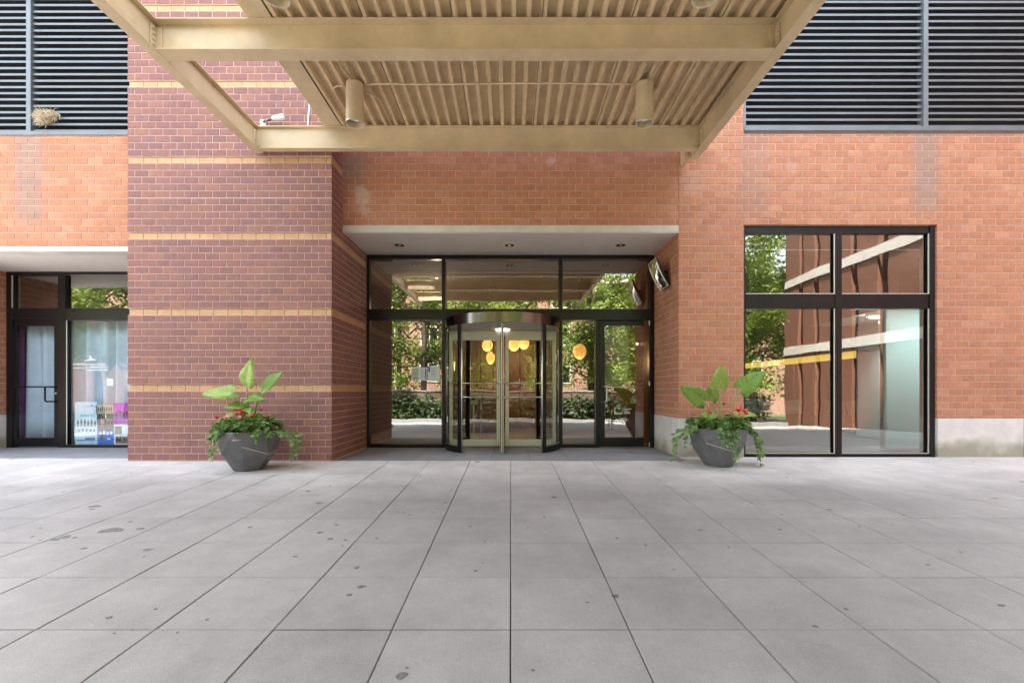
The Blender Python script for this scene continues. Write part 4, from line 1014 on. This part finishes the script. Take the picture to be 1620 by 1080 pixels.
for lab, loc in (('small ceiling spot lit above the reception desk', (-1.6, 10.0, 3.44)),):
    t = thing('ceiling_spot', lab, 'spotlight', loc, group='lit ceiling spots in the lobby')
    MB().lathe([(0, -.01), (.03, -.01), (.035, 0)], n=16).build('lens', 'lamp_white', t)
    l_ = bpy.data.lights.new('lamp_glow', 'POINT'); l_.energy = 3; l_.color = (1, .85, .62); l_.shadow_soft_size = .08
    lo = bpy.data.objects.new('lamp_glow', l_); col.objects.link(lo); lo.parent = t; lo.location = (0, 0, -.7)

# ------------------------------------------------------------------ planters
def facet_planter(name, label, loc, rz, sc_=1.0):
    t = thing(name, label, 'planter', loc, group='dark faceted planters by the entrance', rz=rz)
    N_ = 7
    rnd = random.Random(5)
    top = []; mid = []; bot = []
    for k in range(N_):
        a = 2 * math.pi * k / N_
        top.append(Vector((.40 * math.cos(a), .40 * math.sin(a), .515)))
        am = a + .22; zm = .25 + (.06 if k % 2 else -.02) + rnd.uniform(-.02, .02)
        mid.append(Vector((.345 * math.cos(am), .345 * math.sin(am), zm)))
        bot.append(Vector((.185 * math.cos(a + .1), .185 * math.sin(a + .1), 0)))
    inner = [Vector((p.x * .9, p.y * .9, p.z)) for p in top]; low = [Vector((p.x * .88, p.y * .88, .43)) for p in top]
    bm = bmesh.new()
    V = [[bm.verts.new(p * sc_) for p in ring] for ring in (bot, mid, top, inner, low)]
    for k in range(N_):
        j = (k + 1) % N_
        bm.faces.new((V[0][k], V[0][j], V[1][k])); bm.faces.new((V[0][j], V[1][j], V[1][k]))
        bm.faces.new((V[1][k], V[2][j], V[2][k])); bm.faces.new((V[1][k], V[1][j], V[2][j]))
        bm.faces.new((V[2][k], V[2][j], V[3][j], V[3][k])); bm.faces.new((V[3][k], V[3][j], V[4][j], V[4][k]))
    bm.faces.new(list(reversed(V[0])))
    bm.normal_update(); me = bpy.data.meshes.new('shell'); bm.to_mesh(me); bm.free()
    o = link('shell', me, t, 'planter'); b = o.modifiers.new('bevel', 'BEVEL'); b.width = .006; b.segments = 2; b.limit_method = 'ANGLE'; b.angle_limit = R(8)
    # raised seam lines
    s_ = MB()
    for k in (1, 3, 5, 6):
        s_.tube([mid[k] * 1.004 * sc_, mid[(k + 1) % N_] * 1.004 * sc_], .004, 5)
    s_.build('seam', 'alu', t)
    sl_ = MB().lathe([(0, .475), (.2, .465), (.345, .45)], n=16).build('soil', 'soil', t)
    return t
PL = (-3.47, 6.12, on_pave(6.12)); PR = (2.87, 6.38, on_pave(6.38))
facet_planter('planter', 'dark faceted planter in front of the maroon pilaster', PL, R(18))
facet_planter('planter', 'dark faceted planter left of the big lobby window', PR, R(52))
# tiny raised maker mark on the fronts
for pl in [o for o in col.objects if o.name.startswith('planter')]:
    p = pl.location; a = R(-82 if p.x < 0 else -100)
    mk = MB().box(-.055, .05, -.003, .012, -.003, .003).box(-.05, -.01, -.003, .012, -.008, -.004).build('maker_mark', 'alu', pl)
    mk.rotation_euler = (0, 0, a + R(90) - pl.rotation_euler.z); mk.location = Matrix.Rotation(a - pl.rotation_euler.z, 3, 'Z') @ Vector((.366, 0, .42))

def big_leaf(length, width, seed, droop=.25, m_='leaf_big'):
    """heart-shaped elephant-ear leaf: base notch at origin, tip along +X, ribs and wavy rim."""
    rnd = random.Random(seed); NU, NV = 22, 9
    v = []; f = []
    ph = rnd.uniform(0, 6)
    for i in range(NU + 1):
        t_ = i / NU
        for j in range(-NV, NV + 1):
            s_ = j / NV
            wdt = width * .50 * (math.sin(math.pi * min(1, (t_ * .93 + .07)) ** .62)) ** .85
            back = -.20 * length * (abs(s_) ** .8) * (1 - t_) ** 2.0
            x = length * t_ + back
            y = wdt * s_
            rib = .005 * math.cos(s_ * 0 + (t_ - abs(s_) * .25) * 7 * 2 * math.pi) * abs(s_) ** .7
            z = .18 * abs(y) + rib - droop * length * t_ * t_ + .012 * abs(s_) ** 3 * math.sin(9 * t_ + ph + (2 if s_ > 0 else 0)) - .10 * width * s_ ** 4
            v.append((x, y, z))
    m2 = 2 * NV + 1
    for i in range(NU):
        for j in range(m2 - 1): k = i * m2 + j; f.append((k, k + 1, k + m2 + 1, k + m2))
    me = mesh('leaf', v, f, True); me.materials.append(M[m_])
    uv = me.uv_layers.new(name='UVMap')
    for lp in me.loops:
        i_, j_ = divmod(lp.vertex_index, m2); uv.data[lp.index].uv = (i_ / NU, (j_ - NV) / NV)
    return me
def ear_plant(label, loc, leaves, seed):
    t = thing('elephant_ear_plant', label, 'plant', loc, group='elephant ear plants in the planters')
    for k, (tip, L_, W_, d, roll, droop, m_) in enumerate(leaves):
        # stem from the soil to the leaf base
        tip = Vector(tip); base = Vector((tip.x * .12, tip.y * .12, 0))
        mid = Vector((tip.x * .4, tip.y * .4, tip.z * .6))
        pts = []
        for q_ in range(9):
            s_ = q_ / 8; pts.append(base * (1 - s_) ** 2 + mid * 2 * s_ * (1 - s_) + tip * s_ * s_)
        MB().tube(pts, [.016 - .009 * q_ / 8 if L_ > .2 else .009 - .005 * q_ / 8 for q_ in range(9)], 8).build('stem', 'stem', t, smooth=True)
        o = link('leaf', big_leaf(L_, W_, seed + k, droop, m_), t); o.location = tip
        d = Vector(d).normalized(); zax = Vector(roll); zax = (zax - d * zax.dot(d)).normalized(); yax = zax.cross(d)
        o.rotation_euler = Matrix((d, yax, zax)).transposed().to_euler()
    return t
# leaves: (stem top, length, width, direction of the tip, upward normal, droop, material)
ear_plant('elephant ear plant in the planter before the maroon pilaster', (PL[0], PL[1], PL[2] + .44), [
    ((-.02, -.02, .70), .33, .27, (.25, -.3, .95), (-.3, -.95, .1), .10, 'leaf_pale'),
    ((-.20, -.05, .58), .36, .24, (-.95, -.25, .05), (-.1, -.75, .65), .18, 'leaf_pale'),
    ((.19, .0, .64), .34, .25, (.72, -.1, .65), (-.45, -.8, .4), .12, 'leaf_big'),
    ((.02, -.05, .50), .26, .20, (.8, -.4, .15), (0, -.6, .8), .3, 'leaf_big'),
    ((-.02, -.05, .40), .24, .18, (-.7, -.5, .2), (0, -.6, .8), .4, 'leaf_big'),
    ((-.16, -.05, .30), .24, .13, (-.9, -.2, -.35), (-.1, -.6, .8), .3, 'leaf_pale'),
    ((.08, -.08, .26), .20, .16, (.85, -.3, .1), (0, -.5, .8), .4, 'leaf_big'),
    ((.04, -.12, .36), .18, .14, (.5, -.7, -.2), (0, -.6, .8), .3, 'leaf_big'),
    ((-.08, -.1, .52), .15, .11, (-.8, -.4, .2), (0, -.6, .8), .3, 'leaf_big')], 30)
ear_plant('elephant ear plant in the planter beside the big window', (PR[0] + .02, PR[1], PR[2] + .44), [
    ((-.02, -.03, .64), .30, .26, (-.02, -.35, .93), (0, -.93, -.2), .08, 'leaf_pale'),
    ((-.25, -.05, .45), .37, .26, (-.80, -.15, .52), (-.25, -.85, .25), .18, 'leaf_big'),
    ((.29, -.03, .62), .39, .27, (.75, -.15, .62), (-.35, -.85, .3), .12, 'leaf_big'),
    ((-.10, .06, .48), .26, .22, (.35, .2, .7), (.2, -.9, .3), .2, 'leaf_big'),
    ((.18, -.08, .28), .27, .20, (.95, -.2, .15), (-.1, -.6, .8), .3, 'leaf_pale'),
    ((-.14, -.06, .18), .22, .18, (-.5, -.5, .4), (0, -.8, .5), .3, 'leaf_pale'),
    ((-.22, -.06, .08), .24, .15, (-.1, -.3, .95), (0, -.95, .2), .1, 'leaf_pale'),
    ((-.12, -.12, .28), .18, .12, (-.6, -.5, -.2), (0, -.6, .7), .4, 'leaf_big')], 60)
def ivy_leaf(mbx, p, d, nrm, s_):
    """five-lobed ivy leaf"""
    d = d.normalized(); nrm = (nrm - d * nrm.dot(d)).normalized(); q_ = nrm.cross(d)
    pts = [(0, 0, 0), (.1, .38, .02), (.32, .30, .05), (.42, .52, .0), (.62, .24, .05), (1, 0, -.08), (.62, -.24, .05), (.42, -.52, .0), (.32, -.30, .05), (.1, -.38, .02)]
    mbx.add([p + (d * a + q_ * b + nrm * c) * s_ for a, b, c in pts] + [p + (d * .4 - nrm * .06) * s_], [(10, i, i + 1) for i in range(9)] + [(10, 9, 0)])
def filler(label_ivy, label_fl, loc, seed, blossoms, trails, gname):
    rnd = random.Random(seed)
    c = Vector(loc)
    iv = thing('ivy_plant', label_ivy, 'ivy', loc, group='ivy trailing over the planters')
    lm = MB(); st = MB()
    # mound round the rim
    for i in range(620):
        a = rnd.uniform(0, 2 * math.pi); r_ = .375 * math.sqrt(rnd.uniform(.2, 1)); h = .10 + .12 * (1 - (r_ / .45) ** 2) + rnd.gauss(0, .022)
        if r_ > .37: h -= rnd.uniform(-.02, .03)
        p = Vector((r_ * math.cos(a), r_ * math.sin(a), h)); d = Vector((math.cos(a) + rnd.gauss(0, .6), math.sin(a) + rnd.gauss(0, .6), rnd.gauss(-.2, .4)))
        ivy_leaf(lm, p, d, Vector((rnd.gauss(0, .4) + .5 * math.cos(a), rnd.gauss(0, .4) + .5 * math.sin(a), 1)), rnd.uniform(.045, .085))
    for (a, L_, out) in trails:
        pts = []; a = R(a); ca, sa = math.cos(a), math.sin(a)
        r0 = .36
        for q_ in range(10):
            s_ = q_ / 9
            pts.append(Vector(((r0 + out * (1 - (1 - s_) ** 2) + .02 * math.sin(5 * s_ + seed)) * ca + rnd.uniform(-.012, .012), (r0 + out * (1 - (1 - s_) ** 2)) * sa + rnd.uniform(-.012, .012), .09 + .12 * s_ * (1 - s_) - L_ * s_ ** 1.6)))
        st.tube(pts, .0032, 5)
        for p in pts[1:]:
            for kk in range(3 if rnd.random() < .6 else 2):
                d = Vector((ca + rnd.gauss(0, .8), sa + rnd.gauss(0, .8), rnd.gauss(-.6, .4)))
                if p.z < .04 and kk > 1: continue
                ivy_leaf(lm, p + Vector((rnd.gauss(0, .015), rnd.gauss(0, .015), rnd.gauss(0, .02))), d, Vector((ca + rnd.gauss(0, .4), sa + rnd.gauss(0, .4) - .3, .6)), rnd.uniform(.04, .07))
    tag(lm.build('ivy_leaves', 'ivy', iv), kind='stuff'); st.build('vine', 'stem', iv, smooth=True)
    fl_ = thing('flowering_plant', label_fl, 'flowers', loc, group='red and pink bedding flowers in the planters')
    fm_ = MB()
    for i in range(260):
        a = rnd.uniform(0, 2 * math.pi); r_ = .36 * math.sqrt(rnd.random()); h = .13 + .10 * (1 - (r_ / .4) ** 2) + rnd.gauss(0, .03)
        p = Vector((r_ * math.cos(a), r_ * math.sin(a), h)); d = Vector((math.cos(a) + rnd.gauss(0, .7), math.sin(a) + rnd.gauss(0, .7), rnd.gauss(.1, .4))).normalized()
        nrm = Vector((rnd.gauss(0, .4), rnd.gauss(0, .4), 1)); nrm = (nrm - d * nrm.dot(d)).normalized(); q_ = nrm.cross(d); s_ = rnd.uniform(.06, .10)
        fm_.add([p, p + (d * .35 + q_ * .28 + nrm * .05) * s_, p + (d * .75 + q_ * .2 + nrm * .03) * s_, p + (d * 1 - nrm * .1) * s_, p + (d * .75 - q_ * .2 + nrm * .03) * s_, p + (d * .35 - q_ * .28 + nrm * .05) * s_, p + d * .5 * s_ - nrm * .03 * s_], [(6, i_, (i_ + 1)) for i_ in range(5)] + [(6, 5, 0)])
    tag(fm_.build('flower_foliage', 'flower_leaf', fl_), kind='stuff')
    for (x, y, z, s_, m_) in blossoms:
        b_ = MB()
        for kk in range(9):
            a = 2 * math.pi * kk / 9 + rnd.uniform(-.2, .2); el = rnd.uniform(.1, 1.1)
            d = Vector((math.cos(a) * math.cos(el), math.sin(a) * math.cos(el), math.sin(el))); q_ = d.orthogonal().normalized(); q_ = Vector((-math.sin(a), math.cos(a), 0)); nrm = d.cross(q_)
            b_.add([Vector((0, 0, 0)), (d * .5 + q_ * .4 + nrm * .1) * s_ * 1.2, (d * .95 + q_ * .25) * s_, (d * 1.0 - q_ * .25) * s_, (d * .5 - q_ * .4 + nrm * .1) * s_], [(0, 1, 2, 3, 4)])
        o = b_.build('blossom', m_, fl_); o.location = (x, y * 1.12 - .01, z + .035); o.scale = (1.12, 1.12, 1.12)
def bl(n_, seed, pinky):
    rnd = random.Random(seed); out = []
    for i in range(n_):
        a = rnd.uniform(R(190), R(350)) if i % 3 else rnd.uniform(0, 6.28); r_ = rnd.uniform(.12, .36)
        out.append((r_ * math.cos(a), r_ * math.sin(a), .22 + .09 * (1 - (r_ / .4) ** 2) + rnd.uniform(-.02, .03), rnd.uniform(.030, .045), 'petal_pink' if rnd.random() < pinky else 'petal_red'))
    return out
bl_left = [(-.09, -.12, .305, .045, 'petal_red'), (-.02, -.22, .27, .045, 'petal_pink'), (.05, -.2, .28, .055, 'petal_red'), (.06, -.28, .22, .04, 'petal_pink'), (-.13, -.24, .22, .042, 'petal_pink'), (-.27, -.2, .22, .035, 'petal_red'), (-.33, -.12, .20, .03, 'petal_pink'), (.10, -.1, .31, .035, 'petal_pink'), (.17, -.2, .24, .035, 'petal_red'), (.33, -.08, .24, .035, 'petal_pink'), (.18, -.02, .31, .03, 'petal_red'), (-.03, -.05, .32, .04, 'petal_pink')]
bl_right = [(.06, -.24, .29, .05, 'petal_pink'), (.13, -.25, .28, .055, 'petal_red'), (.18, -.2, .30, .055, 'petal_pink'), (.22, -.24, .28, .05, 'petal_red'), (.27, -.15, .29, .045, 'petal_pink'), (.12, -.3, .24, .04, 'petal_pink'), (.2, -.3, .25, .045, 'petal_red'), (-.22, -.2, .26, .045, 'petal_red'), (.08, .02, .37, .035, 'petal_red')]
LP, RP = (PL[0], PL[1], PL[2] + .425), (PR[0], PR[1], PR[2] + .425)
filler('ivy spilling left over the planter before the maroon pilaster', 'red and pink flowers in the planter before the maroon pilaster', LP, 11, bl_left,
       [(228, .26, .07), (236, .32, .08), (246, .22, .06), (-12, .32, .34), (-5, .26, .32), (4, .2, .3), (-20, .36, .38), (-35, .1, .10), (180, .08, .12), (150, .2, .2), (310, .10, .10)], 'l')
filler('ivy trailing both sides of the planter beside the big window', 'red and pink flowers in the planter beside the big window', RP, 23, bl_right,
       [(190, .33, .26), (196, .38, .34), (205, .2, .2), (182, .22, .25), (250, .22, .08), (272, .40, .08), (277, .34, .07), (262, .2, .08), (350, .46, .16), (355, .40, .18), (342, .42, .14), (0, .42, .2), (8, .5, .22), (335, .36, .12), (330, .28, .1)], 'r')

# ------------------------------------------------------------------ what stands behind the camera (seen mirrored in the glass)
kb = box('kerb', -40, 40, -4.1, -3.9, -.9, -.405, 'kerb'); tag(kb, kind='structure')
rd = box('drive', -40, 40, -6.0, -4.102, -.9, -.53, 'drive'); tag(rd, kind='structure')
kb2 = box('bed_kerb', -40, 40, -6.2, -6.002, -.9, -.38, 'kerb'); tag(kb2, kind='structure')
def leaf_cloud(mbx, rnd, centres, n_, spread, size):
    for (cx, cy, cz, r_) in centres:
        for i in range(n_):
            p = Vector((rnd.gauss(0, 1), rnd.gauss(0, 1), rnd.gauss(0, 1))); p = Vector((cx, cy, cz)) + p.normalized() * r_ * rnd.random() ** .4 * spread
            d = Vector((rnd.gauss(0, 1), rnd.gauss(0, 1), rnd.gauss(-.3, .6))).normalized(); n2 = d.orthogonal().normalized(); q_ = d.cross(n2); s_ = size * rnd.uniform(.6, 1.3)
            mbx.add([p, p + d * s_ * .5 + q_ * s_ * .3, p + d * s_, p + d * s_ * .5 - q_ * s_ * .3], [(0, 1, 2, 3)])
def tree_meshes(seed, Rr, zlow, ztop):
    rnd = random.Random(seed); cr = MB(); cs = []
    tr = MB(); tr.tube([(0, 0, -.1), (.04, .02, 1.2), (-.05, .04, zlow), (.1, 0, (zlow + ztop) / 2), (.05, .05, ztop - .6)], [.24, .18, .15, .10, .03], 10)
    for i in range(46):
        a = rnd.uniform(0, 6.28); zz = rnd.uniform(zlow, ztop); k = 1 - abs((zz - (zlow * .55 + ztop * .45)) / ((ztop - zlow) * .62)) ** 2
        r_ = Rr * max(.25, k) ** .5 * math.sqrt(rnd.uniform(.1, 1)); c_ = (r_ * math.cos(a), r_ * math.sin(a), zz)
        cs.append((*c_, rnd.uniform(.55, 1.05)))
        if i % 3 == 0:
            tr.tube([(0, .02, max(zlow - .6, zz - 1.6)), (c_[0] * .5, c_[1] * .5, zz - .5), c_], [.06, .04, .012], 6)
    leaf_cloud(cr, rnd, cs, 260, 1.0, .20)
    a = mesh('trunk', tr.v, tr.f, True); a.materials.append(M['bark']); b = mesh('crown', cr.v, cr.f); b.materials.append(M['tree_leaf']); return a, b
TM = [tree_meshes(101, 3.6, 2.8, 9.0), tree_meshes(202, 3.9, 3.6, 10.0), tree_meshes(303, 3.2, 2.3, 8.0)]
spots = [(-4.6, -8.0, 1, 'tree whose dark trunk mirrors in the pane left of the revolving door'), (-9.6, -7.2, 0, 'tree mirrored green in the shop transom at far left'), (4.4, -8.6, 0, 'tree mirrored behind the convex mirror corner of the transom'), (8.6, -7.4, 1, 'tree mirrored at the left side of the big window'),
         (.2, -10.5, 2, 'slim tree mirrored in the revolving door panes'), (-14.5, -8, 2, 'outlying tree beyond the left end of the drive'), (-7, -12.5, 1, 'tall tree in the second row behind the left bed'), (6.8, -13, 2, 'tree in the second row behind the right bed'), (-1.8, -14.5, 0, 'tree in the second row near the far brick house'), (11.5, -11, 0, 'tree standing near the end of the dark brick wing'), (15.5, -9.5, 1, 'tree beyond the end of the dark brick wing'), (13.5, -15, 2, 'tree in the second row beyond the dark brick wing'), (-12.2, -11.5, 1, 'tree in the second row at the left end'), (-17.5, -5.2, 0, 'tree mirrored bright green in the right shop transom'), (-21.5, -7.5, 1, 'tree beyond the one mirrored in the shop transom'), (-17, -13, 0, 'farthest tree at the left end of the terrace')]
for (x, y, k, lab) in spots:
    t = thing('shade_tree', lab, 'tree', (x, y, -.55), group='shade trees across the drive', rz=random.uniform(0, 6))
    link('trunk', TM[k][0], t); link('crown', TM[k][1], t)
# planting bed: hedge, low wall, bright shrubs
hd = MB(); rnd = random.Random(9)
leaf_cloud(hd, rnd, [(x * .32 - 15, -6.75 + rnd.uniform(-.15, .15), -.15 + rnd.uniform(-.1, .28), .42) for x in range(84)] + [(x * .32 - 15, -6.7 + rnd.uniform(-.15, .15), .40 + rnd.uniform(-.1, .22), .36) for x in range(84)], 110, 1.0, .17)
o = hd.build('hedge', 'hedge_leaf'); tag(o, 'low dark hedge along the far kerb across the drive', 'hedge')
gw = thing('garden_wall', 'low brown garden wall behind the dark hedge', 'wall', (0, -7.4, 0))
box('wall_body', -20, 11.5, -.12, .12, -.8, .95, 'garden_wall', gw); box('coping', -20, 11.5, -.16, .16, .952, 1.02, 'kerb', gw)
tr_ = box('terrace', -20, 11.5, -20, -7.53, -.8, .7, 'ground'); tag(tr_, kind='structure')
SHL = ['second left of the dark trunk', 'nearest left of the dark trunk', 'right of the dark trunk', 'behind the left edge of the revolving door', 'behind the sidelight beside the door', 'mirrored in the glass side door', 'near the right shade tree', 'beside the left shade tree', 'farthest left of them all', 'just before the end of the brick wing', 'beyond the corner of the brick wing', 'between the brick wing and the right shade tree']
for k, x in enumerate((-7.6, -6.2, -3.2, -1.6, 2.4, 5.2, 7.2, -10.4, -12.4, 10.6, 12.6, 9.0)):
    sb = MB(); leaf_cloud(sb, rnd, [(rnd.uniform(-.7, .7), rnd.uniform(-.3, .3), .5 + rnd.uniform(-.3, .5), .5) for i in range(9)], 120, 1.0, .11)
    o = sb.build('shrub', 'bush_leaf'); o.location = (x, -8.2, .8); o.scale = (1.5, 1.2, 1.45); tag(o, 'bright green shrub on the terrace, ' + SHL[k], 'shrub', 'bright shrubs behind the garden wall')
# fence on the terrace
fe = thing('terrace_fence', 'dark metal railing on the terrace behind the shrubs', 'fence', (0, -9.3, .7))
for zz in (.15, .95): box('rail', -14, 11, -.02, .02, zz, zz + .04, 'black_metal', fe)
pk = box('picket', -.008, .008, -.008, .008, .192, .948, 'black_metal', fe); pk.location.x = -14
for k in range(1, 167):
    c = pk.copy(); col.objects.link(c); c.parent = fe; c.location.x = -14 + k * .15
# far brick house
fh = thing('brick_house', 'brick apartment house across the drive with pale windows', 'house', (0, -20.5, 0))
box('wall', -40, 34, -.3, .3, -.8, 10, 'far_brick', fh)
fr0 = MB().box(-.75, .75, .302, .36, 0, .07).box(-.75, .75, .302, .36, 1.53, 1.6).box(-.75, -.68, .302, .36, .071, 1.529).box(.68, .75, .302, .36, .071, 1.529).box(-.03, .03, .302, .35, .071, 1.529)
fme = mesh('window', fr0.v, fr0.f); fme.materials.append(M['white_paint'])
pm0 = MB().box(-.679, .679, .303, .31, .072, 1.528); pme = mesh('pane', pm0.v, pm0.f); pme.materials.append(M['black_metal'])
for i in range(16):
    for j in range(3):
        wn = link('window', fme, fh); wn.location = (-24 + i * 3.5, 0, 1.6 + j * 3.0); link('pane', pme, wn)
box('cornice', -40.1, 34.1, .302, .5, 9.5, 9.8, 'white_paint', fh)
# dark brick wing standing forward on the right
wg_ = thing('brick_wing', 'dark brick building wing with tall slots and pale bands at right', 'building', (12.2, 0, 0))
ys = [-6.2, -5.2, -4.9, -4.2, -3.9, -3.2, -2.9, -2.2, -1.9, -1.0, -.6, 7.0]
for i in range(len(ys) - 1):
    slot = i % 2 == 1
    box('slot_panel' if slot else 'brick_pier', .35 if slot else 0, .8, ys[i] + (.001 if slot else 0), ys[i + 1] - (.001 if slot else 0), -.8, 11, 'dark_in' if slot else 'wing_brick', wg_)
for z in (2.55, 5.5, 8.6): box('stone_band', -.05, -.002, -6.2, 7.0, z, z + .34, 'concrete_trim', wg_)
print('scripted', len(bpy.data.objects))
